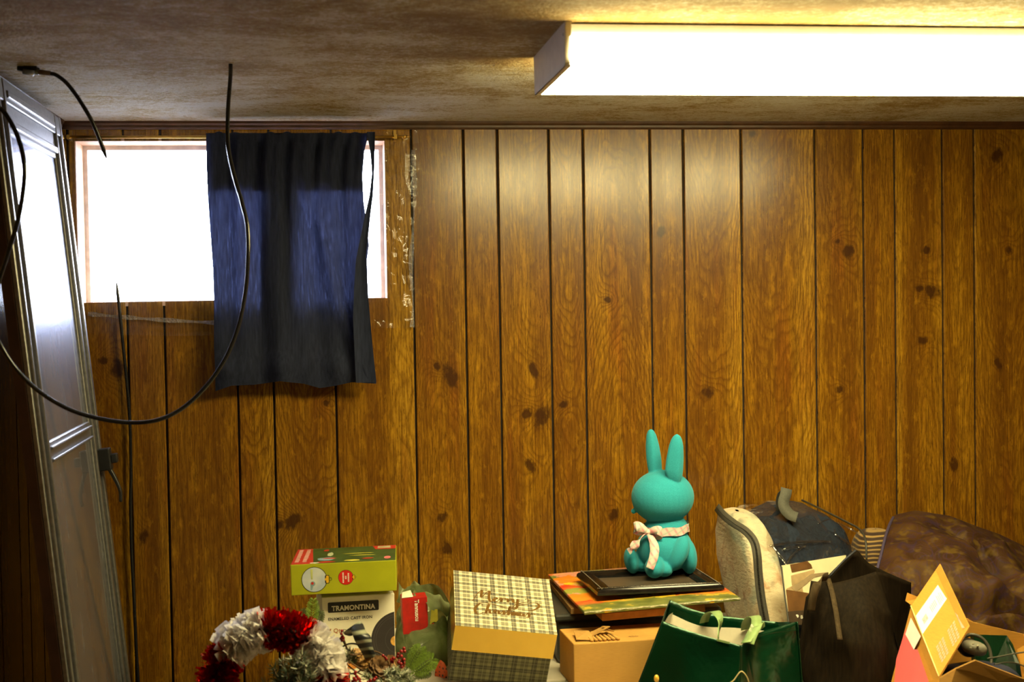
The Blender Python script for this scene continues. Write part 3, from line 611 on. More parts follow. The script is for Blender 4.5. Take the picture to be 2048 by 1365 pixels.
GW, GD, GH = .2583, .2311, .0757
gb = Thing('ornament_box', 'lime green ornament box with red and dark green top, lying on the white carton', 'box', mtx=rigid((-.0909, -.62, .9272), (-.0135, -.0164, -.0589)))
LIME = plain('lime_green_card', (.36, .38, .010), .42, nscale=14, namt=.10); REDC = plain('red_card', (.52, .035, .02), .42, nscale=30, namt=.1); GREENC = plain('dark_green_card', (.045, .085, .018), .42, nscale=30, namt=.35)
b = MB().bbox((0, 0, 0), (GW, GD, GH), .0012, 1); gb.part('carton', b, LIME)
def gp(px, py): return ((px - 580.5) * .001218, GH - (py - (1131.3 - .046 * (px - 580))) * .001218)
zt = GH + .0003
gb.part('printed_green_field', MB().quad((.042, .001, zt), (GW - .001, .001, zt), (GW - .001, GD - .001, zt), (.042, GD - .001, zt)), GREENC)
gb.part('printed_red_end', MB().quad((.001, .001, zt), (.056, .001, zt + .0002), (.040, GD - .001, zt + .0002), (.001, GD - .001, zt)), REDC)
b = MB(); 
for k in range(2):
    for j in range(13):
        yy = .030 + j * .0145; x_ = .008 + .019 * k; b.quad((x_, yy, zt + .0005), (x_ + random.uniform(.008, .0125), yy, zt + .0005), (x_ + .0105, yy + .010, zt + .0005), (x_, yy + .010, zt + .0005))
gb.part('printed_text_columns', b, plain('pale_red_print', (.75, .42, .36), .5))
b = MB().quad((.205, GD - .055, zt + .0004), (GW - .001, GD - .055, zt + .0004), (GW - .001, GD - .001, zt + .0004), (.196, GD - .001, zt + .0004)); gb.part('printed_red_corner', b, REDC)
b = MB()
for k in range(3): b.quad((.209 + .0005 * k, GD - .040 + .011 * k, zt + .0007), (.245 - .002 * k, GD - .040 + .011 * k, zt + .0007), (.243, GD - .032 + .011 * k, zt + .0007), (.211, GD - .033 + .011 * k, zt + .0007))
gb.part('printed_corner_bars', b, mat('pale_green_print', plain, 'pale_green_print', (.55, .60, .35), .5))
gb.part('printed_seal', MB().disc((GW - .021, .045, zt + .0005), (1, 0, 0), (0, 1, 0), .0085, 24, ry=.020), mat('pink_seal', plain, 'pink_seal', (.62, .16, .17), .5))
def blob(th, name, m, cx, cy, rx, ry, seed):
    rr = random.Random(seed); th.part(name, MB().quad(*[(cx + rx * math.cos(a) * rr.uniform(.75, 1.1), cy + ry * math.sin(a) * rr.uniform(.75, 1.1), zt + .0006 + seed * 2e-5) for a in [2 * math.pi * i / 14 for i in range(14)]]), m)
blob(gb, 'printed_blue_shape', mat('blue_print', plain, 'blue_print', (.22, .34, .42), .5), .085, .058, .025, .026, 1); blob(gb, 'printed_red_shape', REDC, .092, .066, .017, .010, 2)
blob(gb, 'printed_pale_shape', mat('pale_print', plain, 'pale_print', (.42, .46, .26), .5), .092, .125, .008, .032, 3); blob(gb, 'printed_yellow_shape', mat('yellow_print', plain, 'yellow_print', (.62, .58, .07), .5), .150, .024, .022, .012, 4)
blob(gb, 'printed_red_shape', REDC, .188, .043, .016, .008, 5); blob(gb, 'printed_red_shape', REDC, .086, .014, .024, .010, 6); blob(gb, 'printed_red_shape', REDC, .078, .19, .008, .018, 7); blob(gb, 'printed_snow_shape', WHITE, .058, .008, .014, .007, 8)
blob(gb, 'printed_text_line', mat('yellow_print'), .175, .095, .036, .004, 9); blob(gb, 'printed_text_line', mat('yellow_print'), .165, .125, .040, .004, 10)
ox, oz = gp(627.5, 1161); gb.part('printed_ornament_outline', MB().disc((ox, -.0003, oz), (1, 0, 0), (0, 0, 1), .0315, 48), INK)
g = G('pale_blue_ornament_print'); c = g.coord(); g.set(col=g.ramp(g.noise(c, 22, 2), [(.35, (.62, .66, .68)), (.65, (.42, .50, .62))]), rough=.4)
gb.part('printed_ornament', MB().disc((ox, -.0005, oz), (1, 0, 0), (0, 0, 1), .0300, 48), g.m)
b = MB().quad((ox - .008, -.0007, oz + .001), (ox - .004, -.0007, oz + .001), (ox - .003, -.0007, oz + .026), (ox - .009, -.0007, oz + .026)); gb.part('printed_straw', b, mat('straw_print', plain, 'straw_print', (.50, .55, .20), .5))
b = MB().disc((ox - .004, -.0007, oz - .010), (1, 0, 0), (0, 0, 1), .006, 12); gb.part('printed_blue_dab', b, mat('blue_print')); gb.part('printed_red_dab', MB().disc((ox - .005, -.0009, oz - .009), (1, 0, 0), (0, 0, 1), .0036, 8), REDC); gb.part('printed_blue_dab', MB().quad((ox - .010, -.0007, oz - .026), (ox - .006, -.0007, oz - .026), (ox - .003, -.0007, oz - .015), (ox - .010, -.0007, oz - .012)), mat('blue_print'))
GOLDP = plain('gold_cap_print', (.72, .42, .015), .4)
def cap_print(x, z, k):
    gb.part('printed_cap_outline', fquad(MB(), x - .0045 * k, z - .0105 * k, x + .0065 * k, z + .0105 * k, -.0007, .003 * k), INK)
    b = MB(); fquad(b, x - .0015 * k, z - .009 * k, x + .005 * k, z + .009 * k, -.0009, .0022 * k); b.disc((x - .002 * k, -.00095, z), (1, 0, 0), (0, 0, 1), .0032 * k, 12); gb.part('printed_cap', b, GOLDP)
    gb.part('printed_loop', MB().disc((x + .0085 * k, -.0006, z), (1, 0, 0), (0, 0, 1), .0042 * k, 20, .0032 * k), INK)
cap_print(ox + .0305, oz - .0005, 1.0)
rx_, rz_ = gp(691, 1156.5); gb.part('printed_ornament_outline', MB().disc((rx_, -.0003, rz_), (1, 0, 0), (0, 0, 1), .0187, 40), INK); gb.part('printed_red_ornament', MB().disc((rx_, -.0005, rz_), (1, 0, 0), (0, 0, 1), .0179, 40), plain('bright_red_print', (.62, .02, .012), .4))
b = MB()
for k, hh in ((-.0065, .013), (.0065, .011), (0, .004)):
    for j in range(7): b.quad((rx_ + k - .0018, -.0007, rz_ - hh + j * hh * .29), (rx_ + k + .0018 * random.uniform(.5, 1), -.0007, rz_ - hh + j * hh * .29), (rx_ + k + .0018, -.0007, rz_ - hh + j * hh * .29 + hh * .2), (rx_ + k - .0018, -.0007, rz_ - hh + j * hh * .29 + hh * .2))
gb.part('printed_text_columns', b, WHITE); cap_print(rx_ + .0185, rz_, .55)

# ------------------------------------------------------------------ tilted plaid gift box
PL1 = plaid('cream_plaid_card', (.80, .76, .50), (.145, .132, .080), (.042, .037, .033), (.84, .80, .56), .0455)
PL2 = plaid('dark_plaid_card', (.24, .24, .13), (.060, .060, .040), (.016, .016, .016), (.50, .50, .32), .050)
g = G('gold_foil'); c = g.coord(); g.set(col=(.78, .53, .11), metal=1., rough=.24, normal=g.bump(g.noise(c, 26, 3, .6, .3), .25, .004)); FOIL = g.m
gf = Thing('gift_box', 'plaid gift box tilted forward with gold banded lid lettered in gold script', 'gift box', mtx=rigid((.3005, -.7501, .8656), (.3688, .1337, -.0284)))
BW, BD, BH = .2496, .2471, .0717
b = MB().box((0, 0, -.0012), (BW, BD, 0)); gf.part('lid', b, PL1)
b = MB()
for q0, q1 in (((0, 0), (BW, .0012)), ((0, BD - .0012), (BW, BD)), ((0, .0012), (.0012, BD - .0012)), ((BW - .0012, .0012), (BW, BD - .0012))): b.box((q0[0], q0[1], -BH), (q1[0], q1[1], -.0012))
gf.part('lid_band', b, FOIL, label='gold foil band around the lid')
b = MB().box((.004, .004, -.165), (BW - .004, BD - .004, -.006)); zax = (gf.m.to_3x3() @ Vector((0, 0, 1)))
for p in b.v:
    wz = (gf.m @ p).z
    if p.z < -.1 and wz < ZT + .002: p.z += (ZT + .002 - wz) / zax.z
gf.part('body', b, PL2)
# hand lettering drawn as pen strokes (x to the right, y up; in lid widths)
STR = [  # Merry
 [(.165, .475), (.205, .60), (.245, .70), (.275, .745)], [(.275, .745), (.268, .66), (.262, .60), (.268, .575)], [(.268, .575), (.31, .67), (.345, .73), (.36, .745)], [(.36, .745), (.352, .66), (.348, .57), (.358, .50), (.372, .50)],
 [(.372, .50), (.40, .575), (.425, .60), (.432, .575), (.41, .555), (.405, .52), (.425, .51), (.455, .545)], [(.455, .545), (.475, .60), (.487, .585), (.482, .54), (.480, .515)], [(.480, .53), (.50, .585), (.522, .60), (.535, .575)],
 [(.535, .575), (.55, .60), (.556, .57), (.552, .52)], [(.552, .53), (.57, .585), (.59, .60), (.60, .575)], [(.60, .575), (.612, .60), (.615, .54), (.63, .52), (.65, .55), (.665, .61)],
 [(.665, .61), (.66, .53), (.645, .42), (.615, .375), (.595, .40), (.63, .47), (.70, .53), (.76, .555), (.79, .60), (.775, .635), (.745, .625)],
 # Christmas
 [(.268, .395), (.262, .43), (.235, .42), (.20, .35), (.185, .27), (.20, .20), (.235, .195), (.275, .235)], [(.215, .44), (.30, .46), (.42, .43), (.52, .39), (.60, .40), (.72, .50), (.86, .56), (.895, .49), (.82, .39), (.70, .37)],
 [(.345, .44), (.325, .35), (.305, .25), (.30, .215)], [(.30, .23), (.325, .30), (.345, .31), (.345, .26), (.355, .23), (.375, .25)], [(.375, .25), (.395, .315), (.405, .29), (.40, .235)], [(.40, .25), (.425, .31), (.445, .295)], [(.445, .31), (.442, .25), (.45, .235), (.465, .255)], [(.45, .355), (.453, .362)],
 [(.465, .255), (.495, .325), (.50, .28), (.495, .235), (.475, .235)], [(.495, .25), (.52, .27), (.555, .36), (.575, .43)], [(.575, .43), (.555, .32), (.545, .24), (.555, .23)], [(.525, .335), (.60, .345)],
 [(.555, .24), (.58, .305), (.588, .28), (.585, .23)], [(.585, .245), (.605, .305), (.617, .29), (.614, .235)], [(.614, .245), (.635, .305), (.648, .29), (.646, .24), (.66, .24)], [(.71, .295), (.69, .31), (.67, .28), (.675, .24), (.695, .25), (.712, .295), (.712, .24), (.73, .24)],
 [(.73, .24), (.765, .325), (.772, .27), (.765, .225), (.735, .215)], [(.765, .24), (.80, .30), (.83, .315), (.84, .30)]]
b = MB()
for st in STR:
    P = smooth_path([((x - .5) * .92 + .49, (y - .47) * .80 + .44 + .01, 0) for x, y in st], 5); vs = []
    for i, q in enumerate(P):
        T = (P[min(i + 1, len(P) - 1)] - P[max(i - 1, 0)]); T = T.normalized() if T.length > 1e-9 else Vector((1, 0, 0)); N = Vector((-T.y, T.x, 0)); wd = .0012 + .0024 * max(0, -T.y) ** 1.5
        for s_ in (-1, 1): vs.append((q.x * BW + N.x * wd * s_, q.y * BD + N.y * wd * s_, .0005))
    b.add(vs, [(2 * i, 2 * i + 1, 2 * i + 3, 2 * i + 2) for i in range(len(P) - 1)])
gf.part('gold_script_lettering', b, plain('gold_script', (.15, .075, .012), .45))

# ------------------------------------------------------------------ torn cardboard box, dark tote, boards, canvases, frame, rabbit
CARD = cardboard('brown_corrugated_card')
e0 = at(1147, 1289, 3.33); tcb = Thing('cardboard_box', 'brown cardboard box with a torn top corner below the painted canvas', 'box', mtx=rigid((e0.x, e0.y, ZT + .001), (0, 0, .05)))
ch_ = e0.z - ZT - .001
tcb.part('carton', MB().bbox((0, 0, 0), (.30, .16, ch_), .0025, 2), CARD)
b = MB(); rr = random.Random(3)
def scrap(b, pts, zoff): b.slab([(x, y, ch_ + z) for x, y, z in pts], (0, 0, 1), .002)
scrap(b, [(.012, .02, .006), (.060, .012, .004), (.052, .060, .016), (.020, .085, .012)], 0); scrap(b, [(.055, .03, .010), (.105, .05, .026), (.098, .09, .018), (.060, .075, .008)], 0); scrap(b, [(.085, .058, .026), (.118, .062, .010), (.108, .10, .006)], 0)
tcb.part('torn_flap', b, cardboard('torn_card_inside', (.42, .23, .06)))
b = MB()
for k in range(7): b.tube([(.048 + .011 * k, .006 + .0 * k, ch_ + .0035), (.044 + .0105 * k, .040, ch_ + .006)], .0042, 6, 1)
tcb.part('exposed_corrugation', b, CARD, True)
text(tcb, 'printed_number', '450', plain('brown_print', (.22, .10, .02), .6), Matrix.Translation((.146, .030, ch_ + .0004)), .020, 0, wmax=.026)
PLY = plain('raw_board', (.30, .17, .055), .6, nscale=20, namt=.3)
tote = Thing('plastic_tote', 'dark grey plastic storage tote behind the cardboard box, carrying the canvases', 'tote', (.83, -.40, ZT))
b = MB().bbox((.585, -.535, ZT + .001), (1.01, -.17, .815), .012, 2); tote.part('bin', b, plain('dark_grey_plastic', (.035, .038, .036), .4), world=True); tote.part('lid', MB().bbox((.575, -.545, .812), (1.02, -.16, .832), .006, 2), mat('tote_lid', plain, 'dark_grey_lid', (.03, .032, .03), .4), world=True)
single('wooden_board', MB().bbox((.618, -.55, .8325), (.655, -.16, .8475), .001, 1), PLY, 'narrow bare wooden board lying on the grey tote under the canvas edge', 'board')
pm = rigid((.629, -.6793, .8588), (.0013, -.0379, .0262))
under = Thing('canvas_panel', 'second thin canvas with a bare pinkish edge under the floral painting', 'canvas', mtx=rigid((.6795, -.652, .8478), (.0, -.034, .045)))
under.part('board', MB().bbox((0, 0, -.013), (.27, .40, .006), .001, 1), plain('pinkish_canvas_edge', (.45, .20, .085), .7, nscale=40))
paint = Thing('floral_painting', 'thin floral canvas painting in red, yellow and green lying flat under the black frame', 'painting', mtx=pm)
paint.part('canvas', MB().bbox((0, 0, .0), (.405, .4863, .0085), .0012, 1), flower_print())
paint.part('frayed_edge', MB().ribbon([(i * .405 / 24, -.0004, .0062 + .0012 * math.sin(i * 2.3)) for i in range(25)], (0, 0, 1), lambda t: .003 + .0012 * math.sin(t * 90), .0008, 2), plain('pale_canvas_edge', (.50, .48, .30), .8, nscale=200, namt=.4))
FRW, FRD = .3373, .2598
fm = rigid((.6801, -.5906, .8858), (-.004, -.0, .0262)); fr = Thing('picture_frame', 'black stepped picture frame lying flat on the painting, rabbit inside it', 'frame', mtx=fm)
FRM = plain('black_frame_lacquer', (.010, .008, .008), .20, nscale=70, namt=.5); BEAD = plain('worn_silver_bead', (.16, .13, .09), .4, .5, nscale=200, namt=.6)
pfx = [(0, 0), (0, .005), (.0015, .009), (.005, .0122), (.009, .0132), (.0095, .0155), (.013, .0165), (.016, .0152), (.020, .011), (.026, .011), (.030, .0145), (.036, .0145), (.040, .009), (.046, .0075), (.048, .002), (.048, 0)]
for k, (cx, cy, ang, ln) in enumerate(((0, 0, 0, FRW), (FRW, 0, 90, FRD), (FRW, FRD, 180, FRW), (0, FRD, 270, FRD))):
    b = MB(); R_ = Matrix.Translation((cx, cy, 0)) @ Matrix.Rotation(math.radians(ang), 4, 'Z'); n = len(pfx)
    b.add([R_ @ Vector((q[0] if e == 0 else ln - q[0], q[0], q[1])) for e in (0, 1) for q in pfx], [(i, (i + 1) % n, n + (i + 1) % n, n + i) for i in range(n)] + [tuple(range(n)), tuple(reversed(range(n, 2 * n)))])
    rail = fr.part('rail', b, FRM, True); b = MB(); m_ = int(ln / .0042)
    for i in range(1, m_): b.ell(R_ @ Vector((i * ln / m_, .0130, .0168)), (.0018, .0018, .0014), nu=6, nv=4)
    o_ = fr.part('bead_row', b, BEAD, True, kind='stuff', parent=rail)
fr.part('backing', MB().box((.046, .046, 0), (FRW - .046, FRD - .046, .003)), striped('brown_backing', (.035, .022, .012), (.10, .065, .035), .011, 1, .1, .35))

# rabbit: one body grown from overlapping rounded forms, then fused
bb = at(1330, 1166, 3.735); BS = 3.735 / FPX
rab = Thing('rabbit_figure', 'large teal flocked rabbit figure sitting in the black frame with a pink bow', 'figurine', (bb.x, bb.y, .8925))
def rpx(px, py, dy=0.): return ((px - 1330) * BS, dy, (1166 - py) * BS + .0)
b = MB()
b.ell(rpx(1327.5, 1009), (64.5 * BS, .083, 55 * BS), nu=36, nv=24)
b.ell(rpx(1330, 1116), (57 * BS, .076, 47 * BS), nu=36, nv=24, e=.92); b.ell(rpx(1334, 1074), (45 * BS, .058, 34 * BS), nu=28, nv=16)
b.ell(rpx(1347, 1117, -.068), (17.5 * BS, .031, 37 * BS), (0, math.radians(24), 0), nu=24, nv=16)
b.ell(rpx(1373, 1129, -.030), (17 * BS, .048, 37 * BS), (0, math.radians(-4), 0), nu=24, nv=16)
b.ell(rpx(1296, 1144, -.070), (20 * BS, .034, 21.5 * BS), (0, math.radians(20), 0), nu=24, nv=16); b.ell(rpx(1315, 1149, -.052), (22 * BS, .038, 16.5 * BS), (0, math.radians(12), 0), nu=24, nv=16)
b.ell(rpx(1261, 1139, .006), (14.5 * BS, .038, 27 * BS), (0, math.radians(-8), 0), nu=24, nv=16); b.ell(rpx(1284, 1146, .012), (28 * BS, .034, 17 * BS), nu=24, nv=16)
b.ell(rpx(1268, 1038, .012), (5.5 * BS, .008, 5.5 * BS), nu=14, nv=10)
EARS = ((-.050, [(876, 1346), (879, 1341), (886, 1336), (900, 1331), (925, 1326), (950, 1323), (966, 1328), (974, 1338), (979, 1346)], [(876, 1349), (879, 1354), (886, 1358), (900, 1361), (925, 1362), (950, 1361), (966, 1359), (974, 1355), (979, 1348)], .35),
        (.012, [(869, 1306), (873, 1300), (882, 1297), (905, 1295), (930, 1296), (950, 1299), (965, 1302), (975, 1306)], [(869, 1308), (873, 1313), (882, 1318), (905, 1324), (930, 1328), (950, 1329), (965, 1326), (975, 1318)], -.30))
for dy, el, er_, rid in EARS:
    def earf(u, v, dy=dy, el=el, er_=er_, rid=rid):
        y = el[0][0] + (el[-1][0] - el[0][0]) * v; xl, xr = poly(el, y), poly(er_, y); a = 2 * math.pi * u; s_ = math.cos(a); q = math.sin(a)
        dep = .0135 * math.sqrt(max(0, 1 - (2 * v - 1) ** 4)) * q; ridge = max(0, 1 - abs(s_ - rid) * 1.1) * .006 * max(0, -q) * math.sin(math.pi * v) ** .5
        return Vector(rpx((xl + xr) / 2 + (xr - xl) / 2 * s_, y, dy + dep - ridge - .010 * (1 - v) * (1 if dy < 0 else 0)))
    b.grid(earf, 28, 28, cu=True)
body = rab.part('body', b, flock(), True)
md = body.modifiers.new('fuse', 'REMESH'); md.mode = 'VOXEL'; md.voxel_size = .0026; md.use_smooth_shade = True
md = body.modifiers.new('soften', 'SMOOTH'); md.factor = .5; md.iterations = 3
RIB = ribbon_plaid(); nz = (1166 - 1074) * BS
ncx = (1333 - 1330) * BS
b = MB(); b.grid(lambda u, v: Vector((ncx + (.0635 + .0015 * math.sin(u * 50 + v * 3)) * math.cos(2 * math.pi * u), (.0665 + .0015 * math.sin(u * 41)) * math.sin(2 * math.pi * u), nz + .0115 * (1 - 2 * v) + .004 * math.cos(2 * math.pi * u) + .0015 * math.sin(u * 37))), 72, 5, cu=True)
rab.part('neck_ribbon', b, RIB, True, label='pink plaid ribbon tied round the neck')
kb = Vector(rpx(1288, 1074, -.046))
bow = rab.part('bow_knot', MB().ell(kb, (.0065, .007, .008), nu=14, nv=10), RIB, True)
def rib_loop(pts, sd, wd): return MB().ribbon([Vector(rpx(*q)) for q in pts], sd, wd, .0012, 6)
rab.part('bow_loop', rib_loop([(1288, 1074, -.047), (1276, 1066, -.058), (1264, 1061, -.056), (1260, 1066, -.046), (1270, 1073, -.044), (1288, 1075, -.046)], (0, .25, 1), lambda t: .012 + .016 * math.sin(math.pi * t)), RIB, True)
rab.part('bow_loop', rib_loop([(1288, 1074, -.047), (1298, 1069, -.062), (1307, 1070, -.068), (1311, 1078, -.064), (1303, 1082, -.056), (1288, 1076, -.048)], (0, .25, 1), lambda t: .012 + .013 * math.sin(math.pi * t)), RIB, True)
rab.part('ribbon_tail', rib_loop([(1286, 1076, -.048), (1274, 1083, -.055), (1262, 1094, -.058), (1252, 1106, -.058), (1245, 1112, -.056)], (.62, 0, .6), lambda t: .010 + .014 * min(1, t * 2)), RIB, True)
rab.part('ribbon_tail', rib_loop([(1289, 1078, -.05), (1293, 1090, -.068), (1294, 1104, -.085), (1289, 1120, -.098), (1280, 1141, -.104)], (1, 0, .2), lambda t: .012 + .012 * min(1, t * 2.5) - .010 * max(0, t - .7)), RIB, True)

# ------------------------------------------------------------------ crumpled green plastic bag with a red carton in it
def bag_green():
    g = G('thin_green_plastic'); c = g.coord(); n = g.noise(c, 16, 4, .6, .5)
    nr = g.bump(g.m2('ADD', g.noise(c, 22, 4, .6, 1.), g.m2('MULTIPLY', g.voro(c, 17, 'DISTANCE_TO_EDGE'), .35)), .5, .010)
    col = g.ramp(n, [(.3, (.10, .135, .055)), (.7, (.34, .39, .20))])
    g.set(col=col, rough=.28, spec=.6, normal=nr)
    t = g.node('ShaderNodeBsdfTranslucent'); g.put(t.inputs[0], col); tr = g.node('ShaderNodeBsdfTransparent'); tr.inputs[0].default_value = (.55, .70, .38, 1)
    g.surf(g.mixsh(.22, g.mixsh(.3, g.b.outputs[0], t.outputs[0]), tr.outputs[0])); return g.m
BAGG = bag_green()
bc = at(850, 1300, 3.66); pb = Thing('plastic_bag', 'crumpled translucent green plastic bag with a red carton showing, beside the white box', 'bag', (bc.x, bc.y, ZT))
def nz3(p, s, k): return mnoise.noise_vector(Vector(p) * s + Vector((k, k * 2, 0)))
def pouch(u, v):
    a = 2 * math.pi * u; front = max(0, -math.sin(a)); back = max(0, math.sin(a)); rt = max(0, math.cos(a))
    top = .116 + .075 * back + .018 * rt * front; z = .002 + (top - .002) * v
    rx = .080 * (1 - .20 * v ** 3) * (1 if v > .05 else .8); ry = .085 * (1 - .25 * v * v); e = .75
    p = Vector((rx * math.copysign(abs(math.cos(a)) ** e, math.cos(a)), ry * math.copysign(abs(math.sin(a)) ** e, math.sin(a)), z))
    q = nz3((p.x, p.y, p.z * .5), 22, 3.) * .015 + nz3((p.x, p.y, p.z * .45), 46, 8.) * .007; q.z *= v
    return p + q * min(1, v * 5)
b = MB().grid(pouch, 130, 60, cu=True); b.disc((0, 0, .003), (1, 0, 0), (0, 1, 0), .06, 24, ry=.065); pb.part('pouch', b, BAGG, True)
def flapf(u, v):
    P0 = [at(800, 1192, 3.72), at(830, 1184, 3.66), at(862, 1186, 3.64), at(898, 1204, 3.66)]; P1 = [at(802, 1206, 3.70), at(826, 1196, 3.60), at(862, 1214, 3.585), at(896, 1232, 3.62)]
    def lp(P): i = min(2, int(u * 3)); return P[i].lerp(P[i + 1], u * 3 - i)
    p = lp(P0).lerp(lp(P1), v); return p + nz3(p, 40, 1.) * .006 + Vector((0, -.012 * math.sin(v * 3.14), .004 * math.sin(u * 25)))
pb.part('rim_fold', MB().grid(flapf, 40, 10), BAGG, True, world=True)
def flap2(u, v):
    p = at(796 + 66 * u, 1168 + 10 * math.sin(u * 9) + 8 * u + v * 34, 3.75 - .03 * v); return p + nz3(p, 38, 4.) * .010
pb.part('rim_fold', MB().grid(flap2, 30, 12), BAGG, True, world=True)
rc0 = at(806, 1246, 3.60); rc = Thing('red_carton', 'small red carton with white sideways lettering poking out of the green bag', 'box', mtx=rigid((rc0.x, rc0.y - .008, rc0.z - .03), (.06, -.03, .05)))
rw, rh = M(51, 3.6), M(51, 3.6) + .03
rc.part('carton', MB().bbox((0, 0, 0), (rw, .045, rh), .002, 2), plain('red_glossy_card', (.40, .008, .006), .35, nscale=60, namt=.2))
text(rc, 'printed_name', 'Tannuscu', WHITE, Matrix.Translation((rw * .50, -.0006, rh - .006)) @ Matrix.Rotation(math.pi / 2, 4, 'X') @ Matrix.Rotation(-math.pi / 2, 4, 'Z'), .0155, .0003, wmax=.056)
rc.part('top_flap', MB().slab([(.0, .0, rh + .002), (rw * .45, .0, rh + .003), (rw * .4, .03, rh + .012), (.004, .03, rh + .008)], (0, 0, 1), .001), CREAM)
yc0 = at(858, 1246, 3.60); yc = Thing('yellow_card', 'small yellow card with dark green and red print inside the green bag', 'card', mtx=rigid((yc0.x, yc0.y, yc0.z - .02), (.1, .12, -.1)))
yc.part('card', MB().slab([(0, 0, 0), (.024, 0, -.002), (.016, 0, .058), (.0, 0, .055)], (0, -1, 0), .0008), plain('yellow_card_stock', (.50, .46, .05), .5))
b = MB().disc((.012, -.0004, .016), (1, 0, 0), (0, 0, 1), .008, 16); yc.part('printed_leaf', b, GREENC); b = MB()
for i in range(5): b.disc((.006 + .003 * i, -.0007, .016 + .003 * math.sin(i * 2)), (1, 0, 0), (0, 0, 1), .0024, 10)
yc.part('printed_berries', b, REDC)
ol = at(880, 1347, 3.50); b = MB()
b.grid(lambda u, v: ol + Vector(((u - .5) * .030 * math.sin(math.pi * (.12 + .8 * v)) + .006 * v, .012 * math.cos(u * 3.1), (v - .5) * .060)), 8, 12)
g = G('orange_black_spotted'); c = g.coord(); g.set(col=g.mix(g.ramp(g.voro(c, 95), [(.25, 1.), (.36, 0.)]), (.72, .10, .015), (.03, .015, .01)), rough=.5)
single('orange_leaf_ornament', b, g.m, 'orange leaf shaped ornament with black spots leaning against the gift box', 'ornament', True)

# ------------------------------------------------------------------ candy striped tinsel wreath
wd_ = 2.95; wc = at(546, 1368, wd_); wr = Thing('tinsel_wreath', 'candy striped tinsel wreath of alternating white and metallic red tufts', 'wreath', (wc.x, wc.y, ZT))
TW_, TR_ = tinsel('white_tinsel', (.97, .94, .92), 0., .3, .5), tinsel('red_metallic_tinsel', (.85, .045, .018), .85, .13)
R0 = M(109, wd_); rt_ = M(46, wd_); rg = random.Random(11)
core = MB().tube([wc + Vector((R0 * math.cos(a), 0, R0 * math.sin(a))) for a in [2 * math.pi * i / 40 for i in range(41)]], .007, 8, 1, cap=False); wr.part('ring', core, DARKWOOD, True, world=True)
for k in range(8):
    a0 = math.radians(52 - 45 * k); b = MB(); white = k % 2 == 1
    for i in range(330 if white else 520):
        a = a0 + math.radians(45) * rg.random(); ph = rg.uniform(0, 2 * math.pi)
        er = Vector((math.cos(a), 0, math.sin(a))); et = Vector((-math.sin(a), 0, math.cos(a))); cdir = (er * math.cos(ph) + Vector((0, 1, 0)) * math.sin(ph) + et * rg.uniform(-.25, .25)).normalized()
        L = rt_ * rg.uniform(.75, 1.06) * (1 if white else .95); wdt = (.0085 if white else .0036) * rg.uniform(.7, 1.3)
        o_ = wc + er * R0; sd = cdir.cross(Vector((rg.uniform(-1, 1), rg.uniform(-1, 1), rg.uniform(-1, 1)))).normalized(); cv = sd.cross(cdir) * rg.uniform(-.009, .009)
        m0, m1, m2 = o_ + cdir * L * .15, o_ + cdir * L * .62 + cv * .4, o_ + cdir * L + cv
        b.add([m0 - sd * wdt * .4, m0 + sd * wdt * .4, m1 + sd * wdt, m1 - sd * wdt, m2 + sd * wdt * .9, m2 - sd * wdt * .9], [(0, 1, 2, 3), (3, 2, 4, 5)])
    wr.part('white_tinsel' if white else 'red_tinsel', b, TW_ if white else TR_, world=True, kind='stuff')

# ------------------------------------------------------------------ greenery helpers
PINE = plain('dark_pine_needles', (.020, .040, .016), .6, nscale=300, namt=.5); FROST = plain('frosted_needles', (.46, .48, .38), .8, nscale=300, namt=.3); TWIG = plain('brown_twig', (.12, .060, .018), .7, nscale=60, namt=.3)
CEDAR = plain('bright_cedar_sprig', (.24, .40, .05), .6, nscale=200, namt=.35); CEDARD = plain('grey_green_cedar', (.115, .165, .055), .65, nscale=200, namt=.35); BERRY = plain('glossy_red_berry', (.24, .006, .006), .18, nscale=30, namt=.2)
def needles(b, p0, p1, n, ln, rg, w_=.0011, spread=.8, droop=0.):
    ax_ = (p1 - p0); L = ax_.length; ax_.normalize()
    for i in range(n):
        t = rg.random(); q = p0 + ax_ * L * t; d = Vector((rg.gauss(0, 1), rg.gauss(0, 1), rg.gauss(0, 1))); d = (d - ax_ * d.dot(ax_)).normalized(); d = (d * spread + ax_ * rg.uniform(.4, .9)).normalized()
        sd = d.cross(Vector((rg.gauss(0, 1), rg.gauss(0, 1), rg.gauss(0, 1)))).normalized() * w_; l = ln * rg.uniform(.7, 1.15)
        b.add([q - sd, q + sd, q + d * l + sd * .4, q + d * l - sd * .4], [(0, 1, 2, 3)])
def cedar_frond(b, p0, p1, rg, side, wd=.03, n=11, w_=.0009):
    b.tube([p0, p0.lerp(p1, .5), p1], .0009, 4, 2)
    ax_ = (p1 - p0).normalized()
    for i in range(n):
        t = .12 + .86 * i / (n - 1); q = p0.lerp(p1, t); l = wd * math.sin(math.pi * (.18 + .72 * t)) ** .8
        for s_ in (-1, 1):
            d = (side * s_ + ax_ * .9 + Vector((0, rg.uniform(-.3, .3), 0))).normalized(); e_ = q + d * l; nn = d.cross(Vector((0, 1, 0))).normalized() * w_
            b.add([q - nn, q + nn, e_ + nn * .5, e_ - nn * .5], [(0, 1, 2, 3)])
            for j in range(4):
                qq = q.lerp(e_, .3 + .2 * j)
                for s2 in (-1, 1):
                    d2 = (d * .8 + d.cross(Vector((0, 1, 0))) * s2 * .8).normalized(); e2 = qq + d2 * l * (.34 - .05 * j); n2 = d2.cross(Vector((0, 1, 0))).normalized() * w_ * .9
                    b.add([qq - n2, qq + n2, e2 + n2 * .5, e2 - n2 * .5], [(0, 1, 2, 3)])
